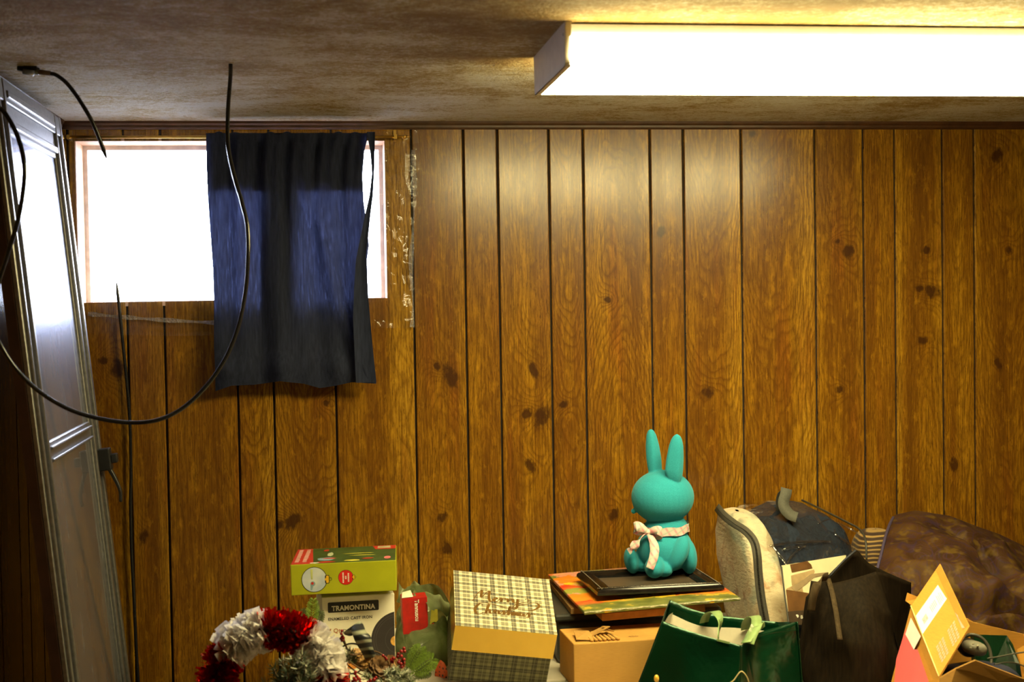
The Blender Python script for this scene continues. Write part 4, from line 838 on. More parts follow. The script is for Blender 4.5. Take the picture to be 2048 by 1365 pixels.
def frond_px(th, name, m, seed, x0, y0, x1, y1, d, wd=.028, n=11):
    p0, p1 = at(x0, y0, d), at(x1, y1, d - .01); a = (p1 - p0).normalized(); b = MB(); cedar_frond(b, p0, p1, random.Random(seed), a.cross(Vector((0, 1, 0))).normalized(), wd, n); return th.part(name, b, m, world=True, kind='stuff')
# frosted pine bough in the middle of the wreath
pbx = at(590, 1372, 2.92); bough = Thing('pine_bough', 'dark frosted pine bough lying in the middle of the tinsel wreath', 'greenery', (pbx.x, pbx.y, ZT)); rg = random.Random(21)
bd, bf, bw_ = MB(), MB(), MB(); root = at(588, 1440, 2.95)
for (x, y, d, fr_) in ((548, 1338, 2.90, .1), (565, 1322, 2.88, .15), (585, 1318, 2.87, .2), (604, 1312, 2.86, .7), (575, 1345, 2.85, .1), (596, 1338, 2.85, .3), (612, 1330, 2.86, .8), (622, 1350, 2.86, .5), (556, 1362, 2.86, .1), (600, 1362, 2.84, .4), (530, 1372, 2.88, .1)):
    e_ = at(x, y, d); bw_.tube([root, root.lerp(e_, .5) + Vector((0, -.02, 0)), e_], .0016, 5, 3); s_ = root.lerp(e_, .45); needles(bd, s_, e_, 170, .020, rg, .0009); needles(bf, s_.lerp(e_, .7), e_, int(55 * fr_), .019, rg, .0013)
bw_.tube([root, root.lerp(Vector((pbx.x, pbx.y, ZT)), .5), Vector((pbx.x, pbx.y, ZT + .001))], .003, 6, 3)
bough.part('stem', bw_, TWIG, True, world=True); bough.part('needles', bd, PINE, world=True, kind='stuff'); bough.part('frosted_needles', bf, FROST, world=True, kind='stuff')
# bright sprig behind the wreath
cs = at(626, 1300, 3.30); spr = Thing('cedar_sprig', 'bright green artificial cedar sprig standing up behind the tinsel wreath', 'greenery', (cs.x, cs.y, ZT))
frond_px(spr, 'frond', CEDAR, 1, 622, 1262, 627, 1200, 3.28, .020, 12); frond_px(spr, 'frond', CEDARD, 2, 630, 1262, 642, 1224, 3.29, .016, 9); frond_px(spr, 'frond', CEDARD, 3, 618, 1258, 606, 1220, 3.29, .014, 9)
spr.part('stem', MB().tube([at(624, 1264, 3.285), at(624, 1300, 3.30), Vector((cs.x, cs.y, ZT + .001))], .0015, 5, 3), TWIG, True, world=True)

# ------------------------------------------------------------------ christmas swag: twigs, cones, berries, frosted pine, cedar, striped ribbon
sd_ = 3.12; sw = at(760, 1372, sd_); swag = Thing('christmas_swag', 'christmas swag of pine cones, red berries, cedar and frosted pine with striped ribbon', 'swag', (sw.x, sw.y, ZT)); rg = random.Random(31)
for pts in ([(690, 1318), (720, 1338), (752, 1352), (790, 1372)], [(688, 1325), (715, 1346), (750, 1362), (770, 1380)], [(702, 1315), (722, 1306), (752, 1304), (776, 1320), (778, 1336)], [(712, 1330), (745, 1345), (775, 1368)], [(694, 1309), (712, 1311), (730, 1308)]):
    swag.part('twig', MB().tube([at(x, y, sd_ + rg.uniform(-.02, .02)) for x, y in pts], .0016, 6, 5), TWIG, True, world=True)
for x, dx in ((700, .02), (745, .0), (790, -.02), (812, -.03)):
    q = at(x, 1370, sd_); swag.part('twig', MB().tube([at(x, 1345, sd_), q, Vector((q.x + dx, q.y + .01, ZT + .001))], .0018, 6, 4), TWIG, True, world=True)
def cone(cx, cy, d, r, h, tilt, colr):
    c = at(cx, cy, d); b = MB(); Rt = Euler(tilt).to_matrix(); b.ell(c, (r * .5, r * .5, h * .45), tilt, 10, 8)
    for j in range(8):
        t = j / 7; rr_ = r * math.sin(math.pi * (.18 + .70 * (1 - t))) ; zz = (t - .5) * h
        for k in range(9):
            a = 2 * math.pi * (k / 9 + j * .382); dr = Vector((math.cos(a), math.sin(a), .42)).normalized(); sd = Vector((-math.sin(a), math.cos(a), 0))
            q = Vector((math.cos(a) * rr_ * .35, math.sin(a) * rr_ * .35, zz)); e_ = q + dr * rr_ * .85; w_ = r * .26
            b.add([c + Rt @ p for p in (q - sd * w_ * .5, q + sd * w_ * .5, e_ + sd * w_, e_ + Vector((0, 0, -.0015)) + dr * r * .12, e_ - sd * w_, q + Vector((0, 0, -.003)))], [(0, 1, 2, 3, 4), (5, 4, 3, 2)])
    return swag.part('pine_cone', b, colr, world=True)
CONE = plain('pine_cone_scales', (.17, .085, .028), .6, nscale=90, namt=.5); CONE2 = plain('amber_cone_scales', (.36, .19, .05), .55, nscale=90, namt=.4)
cone(757, 1338, 3.10, .023, .034, (1.1, .2, .3), CONE); cone(733, 1327, 3.13, .019, .030, (.9, -.4, 0), CONE2); cone(713, 1317, 3.14, .017, .030, (.6, .5, 0), CONE2); cone(778, 1330, 3.11, .017, .028, (1.2, .3, .5), CONE); cone(796, 1336, 3.10, .014, .024, (1., -.3, .2), CONE2)
bmesh_ = None
def berries(pts, r, d, stem):
    global bmesh_
    c = at(sum(p[0] for p in pts) / len(pts), sum(p[1] for p in pts) / len(pts), d); b = MB()
    for x, y in pts: b.tube([at(stem[0], stem[1], d + .01), c.lerp(at(x, y, d), .7) + Vector((0, .006, 0)), at(x, y, d)], .0007, 4, 2)
    st = swag.part('berry_cluster', b, TWIG, True, world=True)
    for x, y in pts:
        p = at(x + rg.uniform(-.6, .6), y + rg.uniform(-.6, .6), d + rg.uniform(-.008, .006))
        if bmesh_ is None: o = MB().ell((0, 0, 0), (1, 1, 1), nu=12, nv=8).build('berry', BERRY, st, True); bmesh_ = o.data
        else: o = bpy.data.objects.new('berry', bmesh_); COL.objects.link(o); o.parent = st
        rr_ = r * rg.uniform(.85, 1.1) * d / FPX; o.location = p - swag.m.translation; o.scale = (rr_, rr_, rr_)
berries([(808, 1298), (802, 1304), (809, 1303), (797, 1308), (795, 1314), (802, 1313), (787, 1318), (784, 1324), (798, 1322), (808, 1320), (808, 1327), (801, 1329), (797, 1325), (803, 1335), (807, 1332), (800, 1333)], 3.9, 3.06, (800, 1345))
berries([(766, 1312), (770, 1315), (773, 1320), (788, 1318), (782, 1320), (786, 1326), (772, 1319)], 3.4, 3.08, (780, 1335))
berries([(683, 1268), (685, 1274), (682, 1278), (687, 1277), (682, 1282), (686, 1282), (684, 1263)], 3.2, 3.13, (700, 1312))
berries([(710, 1348), (713, 1353), (708, 1357), (716, 1358), (712, 1362), (719, 1360), (706, 1364), (720, 1366), (711, 1345)], 3.9, 3.05, (730, 1380))
berries([(742, 1362), (748, 1360), (737, 1366), (752, 1357), (745, 1368)], 3.9, 3.04, (750, 1385))
bd, bf, bw_ = MB(), MB(), MB(); root = at(785, 1400, 3.08)
for (x, y, d, fr_) in ((775, 1345, 3.03, .9), (790, 1340, 3.04, .9), (800, 1350, 3.03, 1.), (812, 1346, 3.04, .8), (822, 1360, 3.04, .7), (785, 1362, 3.02, .6), (762, 1366, 3.02, .5), (800, 1366, 3.02, .5), (742, 1362, 3.05, .4), (694, 1310, 3.10, .5), (700, 1300, 3.11, .3), (688, 1316, 3.10, .5), (730, 1350, 3.06, .4)):
    e_ = at(x, y, d); s_ = root.lerp(e_, .6) if x > 720 else at(712, 1326, 3.12); bw_.tube([s_, s_.lerp(e_, .5), e_], .0010, 5, 2); needles(bd, s_, e_, 70, .013, rg, .0008); needles(bf, s_.lerp(e_, .45), e_, int(95 * fr_), .013, rg, .0012)
swag.part('pine_stem', bw_, TWIG, True, world=True); swag.part('needles', bd, CEDARD, world=True, kind='stuff'); swag.part('frosted_needles', bf, FROST, world=True, kind='stuff')
for i, (x0, y0, x1, y1, w_, m_) in enumerate(((815, 1345, 842, 1296, .026, CEDAR), (818, 1352, 866, 1318, .030, CEDAR), (810, 1346, 822, 1305, .022, CEDARD), (826, 1352, 858, 1345, .018, CEDARD), (812, 1340, 832, 1312, .028, CEDARD), (750, 1368, 744, 1332, .018, CEDARD), (812, 1360, 858, 1334, .022, CEDARD))): frond_px(swag, 'cedar_frond', m_, 50 + i, x0, y0, x1, y1, 3.09 + .006 * i, w_)
ST = striped('black_silver_striped_ribbon', (.012, .014, .018), (.30, .31, .22), .0195, 2, .25, .35)
def rb(pts, d, wpx, dd=0.): return MB().ribbon([at(x, y, d + dz) for x, y, dz in pts], (1, 0, -.15), M(wpx, d), .0008, 6)
RBP = [((697, 1266), (716, 1278)), ((708, 1256), (731, 1264)), ((722, 1250), (742, 1276))]
def ribq(name, quads, d):
    b = MB(); L_ = [at(*q[0], d + q[2]) for q in quads]; R_ = [at(*q[1], d + q[2]) for q in quads]; Ls, Rs = smooth_path(L_, 5), smooth_path(R_, 5)
    b.add([p for pr_ in zip(Ls, Rs) for p in pr_], [(2 * i, 2 * i + 1, 2 * i + 3, 2 * i + 2) for i in range(len(Ls) - 1)]); o = swag.part(name, b, ST, True, world=True); md = o.modifiers.new('thickness', 'SOLIDIFY'); md.thickness = .0012; return o
ribq('ribbon_tail', [((719, 1243), (726, 1250), -.004), ((703, 1258), (732, 1264), -.02), ((707, 1276), (742, 1275), -.03), ((714, 1290), (744, 1290), -.03), ((722, 1303), (748, 1302), -.025), ((730, 1318), (754, 1316), -.01), ((742, 1328), (756, 1320), .0)], 3.13)
ribq('ribbon_loop', [((719, 1243), (726, 1250), -.004), ((708, 1250), (722, 1258), -.012), ((694, 1260), (704, 1272), -.010), ((687, 1266), (690, 1270), -.002)], 3.13)

# ------------------------------------------------------------------ clear zip bag stuffed with bedding
c8 = dict(bl=at(1436, 1000, 3.86), br=at(1606, 978, 3.97), fr=at(1716, 1028, 3.78), fl=at(1500, 1034, 3.66)); dn = {}
for k_ in c8: q = c8[k_].copy(); q.z = ZT + .004; dn[k_] = q
dn['bl'] += Vector((.02, -.03, 0)); dn['fr'] += Vector((.02, -.19, 0)); dn['fl'] += Vector((.045, -.205, 0))
def tri(a, b_, c):      # a across 0..1 (left to right), b_ depth 0..1 (front to back), c height
    f_ = dn['fl'].lerp(dn['fr'], a); k_ = dn['bl'].lerp(dn['br'], a); F_ = c8['fl'].lerp(c8['fr'], a); K_ = c8['bl'].lerp(c8['br'], a); return f_.lerp(k_, b_).lerp(F_.lerp(K_, b_), c)
def puff(a0, a1, inset, amp, seed, e=.42, bulge=0.):
    def fn(u, v):
        a, t = 2 * math.pi * u, math.pi * (.002 + .996 * v); sp = lambda x, e=e: math.copysign(abs(x) ** e, x)
        X, Y, Z = sp(math.cos(a)) * sp(math.sin(t)), sp(math.sin(a)) * sp(math.sin(t)), sp(math.cos(t))
        X *= 1 + bulge * (1 - Y * Y) * (1 - Z * Z); s = 1 - inset
        p = tri(a0 + (a1 - a0) * (.5 + .5 * X * s), .5 + .5 * Y * s, .5 + .5 * Z * s)
        return p + nz3(p, 11, seed) * amp + nz3(p, 30, seed + 4) * amp * .35
    return fn
zb = Thing('bedding_bag', 'clear vinyl zip bag stuffed with beige floral and navy bedding', 'bag', (1.25, -.35, ZT))
def inside(th, n, fn, m, nu=64, nv=40):
    b = MB().grid(fn, nu, nv, cu=True)
    for p in b.v: p.z = max(p.z, ZT + .005)
    return th.part(n, b, m, True, world=True)
inside(zb, 'beige_bedding', puff(-.11, .20, .04, .010, 2., .45, .05), floral_fabric())
NAVY = cloth('navy_bedding_cloth', (.017, .023, .040), 0, None, 500, .35, .8)
inside(zb, 'navy_bedding', puff(.10, .99, .035, .012, 6., .55), NAVY, 90, 60)
skin = inside(zb, 'vinyl_skin', puff(-.06, 1.0, .0, .009, 13., .50, .03), clear_film('clear_bag_vinyl', .035, (.97, .97, .97), .06, .55, 3.2, 0., dist=.06, fres=.22), 90, 60)
from mathutils.bvhtree import BVHTree
BV = BVHTree.FromPolygons([zb.m @ v.co for v in skin.data.vertices], [p.vertices[:] for p in skin.data.polygons])
EYE = Vector((0, -DIST, CAMZ))
def onskin(px, py, lift=.0, dflt=3.6):
    dr = (at(px, py, 1.) - EYE).normalized(); h = BV.ray_cast(EYE, dr); return (h[0] - dr * lift) if h[0] is not None else at(px, py, dflt)
GLINT = clear_film('glossy_glint_ridge', .22, (.97, .97, .97), .08, .25, 20, 0., fres=.2)  # glossy ridges added on the skin to carry the lamp's highlights
for pts, r_ in ((((1540, 1093), (1562, 1089), (1590, 1087), (1625, 1084), (1662, 1084)), .0055), (((1546, 1094), (1556, 1108), (1566, 1120), (1573, 1130)), .0045), (((1574, 1129), (1582, 1114), (1594, 1102), (1612, 1092)), .0045), (((1636, 1049), (1648, 1043), (1660, 1042), (1667, 1056), (1672, 1072), (1690, 1084), (1708, 1094)), .0038), (((1676, 1046), (1696, 1056), (1718, 1068)), .0030), (((1566, 1100), (1580, 1097), (1600, 1094)), .006)):
    zb.part('vinyl_glint_ridge', MB().tube([onskin(x, y, .001) for x, y in pts], lambda t, r_=r_: r_ * (.35 + .65 * math.sin(math.pi * min(1, max(0, .08 + .84 * t)))), 10, 6), GLINT, True, world=True)
ZIP = plain('grey_zip_tape', (.050, .046, .036), .75, nscale=500, namt=.3, bump=.3)
zp = [(1434, 1015, 3.80), (1447, 1031, 3.70), (1467, 1047, 3.59), (1490, 1062, 3.49), (1507, 1082, 3.44), (1514, 1110, 3.41), (1517, 1150, 3.40), (1522, 1195, 3.39), (1530, 1240, 3.38), (1540, 1290, 3.38)]
zs = [Vector((.5, .3, .75)), Vector((.6, .3, .6)), Vector((.75, .2, .5)), Vector((.8, .1, .4)), Vector((.9, 0, .25)), Vector((1, 0, .1)), Vector((1, 0, .03)), Vector((1, 0, .03)), Vector((1, 0, .03)), Vector((1, 0, .03))]
zt_ = zb.part('zip_tape', MB().ribbon([at(*q) for q in zp], zs, .022, .003, 6), ZIP, True, world=True)
b = MB(); zpath = smooth_path([at(x, y, d - .004) for x, y, d in zp], 24)
for p in zpath[::2]: b.box(p - Vector((.0022, .002, .001)), p + Vector((.0022, .0015, .001)))
zb.part('zip_teeth', b, plain('dark_zip_teeth', (.03, .03, .028), .4, .3), world=True, kind='stuff', parent=zt_)
q = at(1458, 1044, 3.635); zb.part('zip_pull', MB().ribbon([q + Vector((-.006, -.012, -.006)), q + Vector((.014, -.014, .006))], (0, .3, 1), .004, .002, 2), plain('pale_zip_pull', (.30, .28, .22), .4, .6), world=True, parent=zt_)
zb.part('carry_strap', MB().ribbon([at(x, y, d) for x, y, d in ((1594, 1036, 3.70), (1580, 1030, 3.705), (1569, 1017, 3.71), (1567, 1004, 3.715), (1571, 990, 3.72), (1573, 978, 3.73))], [Vector((1, .1, .25)), Vector((1, .1, .22)), Vector((1, .05, .08)), Vector((1, .05, .05)), Vector((1, .05, .03)), Vector((1, .05, .05))], .031, .0025, 6), plain('grey_webbing', (.075, .075, .062), .8, nscale=600, namt=.25), True, world=True)
zb.part('strap_shadow_side', MB().ribbon([at(x, y, d) for x, y, d in ((1573, 979, 3.735), (1563, 986, 3.75), (1559, 1000, 3.76), (1560, 1022, 3.77))], (1, .3, .1), .022, .0025, 6), plain('grey_webbing_shaded', (.030, .030, .026), .8, nscale=600, namt=.25), True, world=True, label='far half of the carry strap')  # far half of the strap, shade put into a darker webbing colour
PIPE = plain('dark_bag_piping', (.03, .028, .022), .5)
zb.part('piping', MB().tube([at(x, y, d) for x, y, d in ((1604, 1001, 3.97), (1640, 1018, 3.90), (1690, 1043, 3.80), (1720, 1060, 3.72), (1731, 1082, 3.65), (1733, 1120, 3.63))], .0028, 8, 5), PIPE, True, world=True)
zb.part('piping', MB().tube([at(x, y, 3.492 - (y - 1130) * .00062) for x, y in ((1563, 1134), (1567, 1170), (1572, 1210), (1578, 1250), (1582, 1280))], .0022, 8, 4), PIPE, True, world=True)
def cq(name, pts, m, dd=0.): zb.part(name, MB().slab([at(x, y, 3.495 + (x - 1563) * .0010 - (y - 1130) * .00062 - dd) for x, y in pts], (0, -1, 0), .0006), m, world=True)
INS = plain('cream_insert_card', (.74, .66, .44), .45, nscale=20, namt=.06); INB = plain('brown_insert_print', (.14, .065, .022), .45, nscale=20, namt=.3); INT = plain('tan_insert_print', (.42, .30, .16), .45, nscale=30, namt=.2); IND = plain('dark_insert_band', (.055, .036, .022), .45)
cq('insert_card', [(1563, 1132), (1692, 1111), (1696, 1240), (1580, 1252)], INS)
cq('printed_brown_bed', [(1580, 1130), (1620, 1122), (1625, 1138), (1584, 1146)], INB, .0015); cq('printed_pillow', [(1582, 1152), (1628, 1140), (1632, 1150), (1596, 1168), (1584, 1172)], INT, .0015); cq('printed_cover', [(1573, 1178), (1600, 1166), (1640, 1160), (1642, 1200), (1576, 1206)], INT, .0012)
cq('printed_brown_throw', [(1572, 1180), (1612, 1186), (1642, 1192), (1660, 1226), (1578, 1232)], INB, .002); cq('printed_arm', [(1583, 1176), (1604, 1162), (1622, 1149), (1656, 1145), (1656, 1150), (1628, 1156), (1612, 1170), (1592, 1184)], plain('grey_tan_print', (.30, .22, .13), .5), .0028); cq('printed_dark_band', [(1576, 1224), (1696, 1214), (1698, 1242), (1580, 1252)], IND, .0025)
p_ = at(1601, 1238, 3.428 + .038 - .004); text(zb, 'printed_mark', 'Br', WHITE, Matrix.Translation(p_ - zb.m.translation) @ Matrix.Rotation(math.pi / 2, 4, 'X'), .0115, .0003); zb.part('printed_dot', MB().disc(at(1594, 1233.5, 3.431 + .031 - .004), (1, 0, 0), (0, 0, 1), .0048, 20), WHITE, world=True)

# ------------------------------------------------------------------ paisley quilt heap and striped pillow behind it
TOPL = [(1715, 1120), (1735, 1092), (1760, 1066), (1790, 1042), (1830, 1033), (1900, 1044), (1950, 1064), (2000, 1082), (2048, 1106), (2110, 1130), (2180, 1180), (2230, 1260)]
def quilt(u, v):
    x = 1790 - 34 * v + (2230 - 1790 + 34 * v) * u; yt = poly(TOPL, x); t = math.pi * .5 * v
    d = 3.94 - (.38 + .24 * min(1, u * 2.)) * math.sin(t) ** 1.15 - .05 * v; top = at(x, yt, 3.94 - .10); X0 = at(x, yt, d).x
    z = ZT + .012 + (top.z - ZT - .012) * max(0, math.cos(t)) ** .75 * (1 if v > .001 else 1)
    p = Vector((X0 - (.10 + .0) * v * (1 - u) * .4, d - DIST, z))
    f = nz3((p.x, p.y, p.z), 7, 2.) * .040 + nz3((p.x, p.y, p.z), 17, 5.) * .022
    k = min(1, v * 5) * min(1, .15 + u * 8); p += f * k
    for (cx, cy, dx, dy, w_, am) in ((.60, .42, .75, .55, .05, .05), (.52, .60, .9, -.25, .045, .05), (.70, .62, .5, -.8, .05, .04), (.45, .75, 1, .1, .05, .045), (.62, .78, .8, .5, .05, .04)):      # deep creases
        s = (u - cx) * dx + (v - cy) * dy; n_ = -(u - cx) * dy + (v - cy) * dx
        if abs(s) < .3: p.z -= 1.3 * am * math.exp(-(n_ / w_) ** 2) * (1 - (s / .3) ** 2); p.y += am * .6 * math.exp(-(n_ / w_) ** 2) * (1 - (s / .3) ** 2)
    p.z = max(p.z, ZT + .006); p.y = min(p.y, -.03); return p
ql = Thing('paisley_quilt', 'brown paisley quilt heaped against the wall with purple piped edge', 'quilt', (1.95, -.35, ZT))
ql.part('cover', MB().grid(quilt, 110, 80), paisley(), True, world=True)
ql.part('purple_piping', MB().tube([quilt(.0, v_) + Vector((-.002, -.004, .002)) for v_ in (.06, .15, .25, .35, .45, .55, .65, .75, .85)], .0042, 8, 5), plain('purple_piping_cloth', (.050, .036, .090), .8, nscale=300), True, world=True)
def pil(u, v):
    a, t = 2 * math.pi * u, math.pi * (.002 + .996 * v); sp = lambda x: math.copysign(abs(x) ** .7, x); c = at(1752, 1120, 3.90)
    p = Vector((c.x + .075 * sp(math.cos(a)) * sp(math.sin(t)), c.y + .075 * sp(math.sin(a)) * sp(math.sin(t)), ZT + .004 + (at(1752, 1066, 3.86).z - ZT) * (.5 + .5 * sp(math.cos(t))))); return p + nz3(p, 14, 3.) * .010 * math.sin(t)
single('striped_pillow', MB().grid(pil, 40, 30, cu=True), striped('brown_gold_stripe', (.030, .012, .006), (.30, .19, .06), .0125, 2, .55), 'brown and gold wavy striped pillow wedged between the bedding bag and paisley quilt', 'pillow', True)

# ------------------------------------------------------------------ shiny green shopping bag
g = G('metallic_green_laminate'); c = g.coord(); nr = g.bump(g.noise(c, 9, 3, .55, .6), .35, .02); g.set(col=g.ramp(g.noise(c, 5, 2), [(.3, (.001, .020, .008)), (.7, (.003, .045, .017))]), rough=.25, metal=.5, spec=.5, normal=nr); GLAM = g.m
LIN = plain('pale_bag_lining', (.66, .62, .50), .7, nscale=40, namt=.06)
sb = Thing('shopping_bag', 'shiny dark green shopping bag, open top, pale lining and two light green handles', 'bag', (at(1440, 1400, 3.15).x, at(1440, 1400, 3.15).y, ZT))
def strip_surf(tops, bots, nv=10, wob=.004, seed=1., nu=24):
    T_, B_ = smooth_path(tops, 8), smooth_path(bots, 8)
    def fn(u, v):
        i = u * (len(T_) - 1); a = int(min(i, len(T_) - 2)); f = i - a; j = u * (len(B_) - 1); c_ = int(min(j, len(B_) - 2)); h = j - c_
        p = T_[a].lerp(T_[a + 1], f).lerp(B_[c_].lerp(B_[c_ + 1], h), v); p = p + nz3(p, 9, seed) * wob * min(1, v * 4) * min(1, u * 6, (1 - u) * 6); p.z = max(p.z, ZT + .003); return p
    return MB().grid(fn, nu, nv)
def drop(p, dx=0., dy=0.): return Vector((p.x + dx, p.y + dy, ZT + .003))
A_, A2, A3, B_ = at(1340, 1201, 3.33), at(1400, 1224, 3.32), at(1470, 1236, 3.31), at(1556, 1245, 3.30); Rr = at(1594, 1244, 3.20)
Dl, D2, Cc = at(1325, 1243, 3.12), at(1395, 1268, 3.08), at(1483, 1292, 3.06)
def solid(o, t): md = o.modifiers.new('thickness', 'SOLIDIFY'); md.thickness = t; md.offset = 0
solid(sb.part('front_panel', strip_surf([Dl, D2, Cc], [drop(Dl, -.085, .0), drop(D2, -.045, -.03), drop(Cc, -.02, -.03)], 24, .010, 3.), GLAM, True, world=True), .0015)
solid(sb.part('left_gusset', strip_surf([A_, at(1331, 1222, 3.22), Dl], [drop(A_, -.06, 0), drop(at(1331, 1222, 3.22), -.06), drop(Dl, -.085)], 14, .006, 5.), GLAM, True, world=True), .0015)
solid(sb.part('back_panel', strip_surf([A_, A2, A3, B_], [drop(A_, -.06), drop(A2, -.02), drop(A3), drop(B_)], 14, .004, 7.), GLAM, True, world=True), .0015)
off = Vector((0, -.006, -.034)); off2 = Vector((0, -.006, -.024))
sb.part('lining', strip_surf([A_ + off + Vector((.004, 0, 0)), A2 + off, A3 + off2, B_ + off2 * 1.0], [drop(A_, -.05, -.012), drop(A2, -.02, -.012), drop(A3, 0, -.012), drop(B_, 0, -.012)], 10, .003, 9.), LIN, True, world=True)
sb.part('lining', strip_surf([A_ + Vector((.006, -.004, -.03)), at(1337, 1232, 3.22), Dl + Vector((.006, .004, -.004))], [drop(A_, -.052, -.01), drop(at(1331, 1222, 3.22), -.052), drop(Dl, -.075, .006)], 8, .002, 4.), LIN, True, world=True)
sb.part('lining', strip_surf([Dl + Vector((.004, .006, -.004)), D2 + Vector((0, .006, -.004)), Cc + Vector((0, .006, -.004))], [drop(Dl, -.075, .008), drop(D2, -.045, -.022), drop(Cc, -.02, -.022)], 8, .002, 4.), LIN, True, world=True)
solid(sb.part('right_gusset', strip_surf([Cc, at(1500, 1276, 3.13), at(1530, 1262, 3.17), Rr], [drop(Cc, -.02, -.03), drop(at(1510, 1280, 3.10), 0, -.04), drop(at(1550, 1265, 3.12), 0, -.04), drop(Rr, .012)], 20, .008, 11.), GLAM, True, world=True), .0015)
solid(sb.part('right_side', strip_surf([B_, at(1578, 1245, 3.26), Rr], [drop(B_), drop(at(1578, 1246, 3.26)), drop(Rr, .012)], 10, .004, 11.), GLAM, True, world=True), .0015)
sb.part('seam', MB().tube([Rr + Vector((0, -.003, 0)), drop(Rr, .012, -.003)], .0016, 6, 8), GLAM, True, world=True)
sb.part('hem_seam', MB().tube([at(x, y, d) for x, y, d in ((1505, 1277, 3.115), (1540, 1268, 3.15), (1568, 1264, 3.175), (1594, 1261, 3.197))], .0012, 6, 5), GLAM, True, world=True)
HDL = plain('light_green_strap', (.20, .30, .12), .42, nscale=40, namt=.15)
def strap(pts, sides, wd): return MB().ribbon([at(*q) for q in pts], sides, wd, .0015, 7)
sb.part('handle', strap([(1408, 1246, 3.315), (1412, 1234, 3.30), (1420, 1226, 3.27), (1430, 1224, 3.23), (1436, 1232, 3.18), (1438, 1250, 3.14), (1437, 1268, 3.10), (1436, 1279, 3.085)], [Vector((1, .1, .2)), Vector((1, .1, .2)), Vector((1, .2, 0)), Vector((1, .6, 0)), Vector((.7, .8, 0)), Vector((.35, 1, 0)), Vector((.35, 1, 0)), Vector((.4, 1, 0))], .024), HDL, True, world=True)
sb.part('handle_tab', MB().slab([at(1434, 1279, 3.066), at(1459, 1285, 3.060), at(1459, 1289, 3.060), at(1434, 1283, 3.066)], (0, -1, 0), .002), HDL, world=True)
sb.part('handle', strap([(1491, 1260, 3.30), (1493, 1245, 3.285), (1502, 1234, 3.25), (1512, 1236, 3.20), (1512, 1252, 3.15), (1502, 1270, 3.11), (1492, 1286, 3.07)], [Vector((1, .1, .1)), Vector((1, .1, .1)), Vector((1, .3, 0)), Vector((1, .5, .1)), Vector((1, .6, .2)), Vector((1, .6, .3)), Vector((1, .6, .3))], .024), HDL, True, world=True)
sb.part('handle', strap([(1524, 1258, 3.15), (1523, 1250, 3.14), (1516, 1254, 3.12), (1507, 1270, 3.095), (1500, 1288, 3.07)], [Vector((1, .5, .3))] * 5, .018), HDL, True, world=True)

ux = (at(1512, 1240, 3.13) - at(1498, 1264, 3.07)).normalized(); nzv = Vector((.25, -1, .25)); nzv = (nzv - ux * nzv.dot(ux)).normalized(); uy = nzv.cross(ux)
q = at(1500, 1266, 3.055) - sb.m.translation; text(sb, 'printed_script', 'rry Ma', WHITE, Matrix(((ux.x, uy.x, nzv.x, q.x), (ux.y, uy.y, nzv.y, q.y), (ux.z, uy.z, nzv.z, q.z), (0, 0, 0, 1))), .013, 0, 1., .3)
# ------------------------------------------------------------------ dark brown fabric tote
BRN = cloth('dark_brown_nonwoven', (.010, .0062, .0030), .04, (.03, .018, .008), 400, .45, .75); BRN2 = cloth('brown_strap_cloth', (.055, .038, .020), .10, (.06, .045, .02), 400, .3, .8)
tt = Thing('tote_bag', 'slumped dark brown fabric tote bag standing before the bedding bag', 'bag', (at(1705, 1400, 3.25).x, at(1705, 1400, 3.25).y, ZT))
t0 = [at(1622, 1162, 3.28), at(1664, 1167, 3.26), at(1710, 1157, 3.25), at(1752, 1144, 3.27)]
def tote_front(u, v):
    T_ = smooth_path(t0, 8); i = u * (len(T_) - 1); a = int(min(i, len(T_) - 2)); p = T_[a].lerp(T_[a + 1], i - a)
    bt = [drop(t0[0], -.035, -.02), drop(t0[1], -.006, -.08), drop(t0[2], .03, -.10), drop(t0[3], .058, -.06)]; S_ = smooth_path(bt, 8); q = S_[a].lerp(S_[a + 1], i - a)
    r = p.lerp(q, v); r.y -= .035 * math.sin(math.pi * min(1, v * 1.1)) * math.sin(math.pi * u) + .02 * math.sin(v * 3) * u; r += nz3(r, 8, 4.) * .020 * min(1, v * 3) + nz3((r.x, r.y, r.z * .6), 20, 6.) * .010 * min(1, v * 3); r.z = max(r.z, ZT + .003); return r
solid(tt.part('front_panel', MB().grid(tote_front, 40, 40), BRN, True, world=True), .002)
gq = [at(1752, 1144, 3.27), at(1785, 1152, 3.33), at(1822, 1166, 3.40)]
solid(tt.part('side_gusset', strip_surf(gq, [drop(gq[0], .058, -.06), drop(gq[1], .02), drop(gq[2], -.03)], 24, .018, 2.), BRN, True, world=True), .002)
bk = [at(1612, 1195, 3.36), at(1650, 1158, 3.37), at(1688, 1120, 3.38), at(1712, 1101, 3.39), at(1735, 1125, 3.40), at(1775, 1146, 3.41), at(1822, 1166, 3.41)]
solid(tt.part('back_panel', strip_surf(bk, [drop(p, -.03 if i_ < 2 else 0) for i_, p in enumerate(bk)], 20, .012, 8.), BRN, True, world=True), .002)
tt.part('bound_edge', MB().tube([at(1660, 1153, 3.355), at(1686, 1124, 3.365), at(1711, 1102, 3.38)], .0028, 6, 5), plain('navy_binding', (.012, .014, .026), .7), True, world=True)
tt.part('handle', strap([(1622, 1222, 3.235), (1626, 1195, 3.23), (1634, 1170, 3.235), (1644, 1157, 3.25), (1656, 1154, 3.27)], [Vector((1, 0, .05)), Vector((1, 0, .2)), Vector((1, 0, .5)), Vector((.6, 0, 1)), Vector((.2, .1, 1))], .020), BRN2, True, world=True)
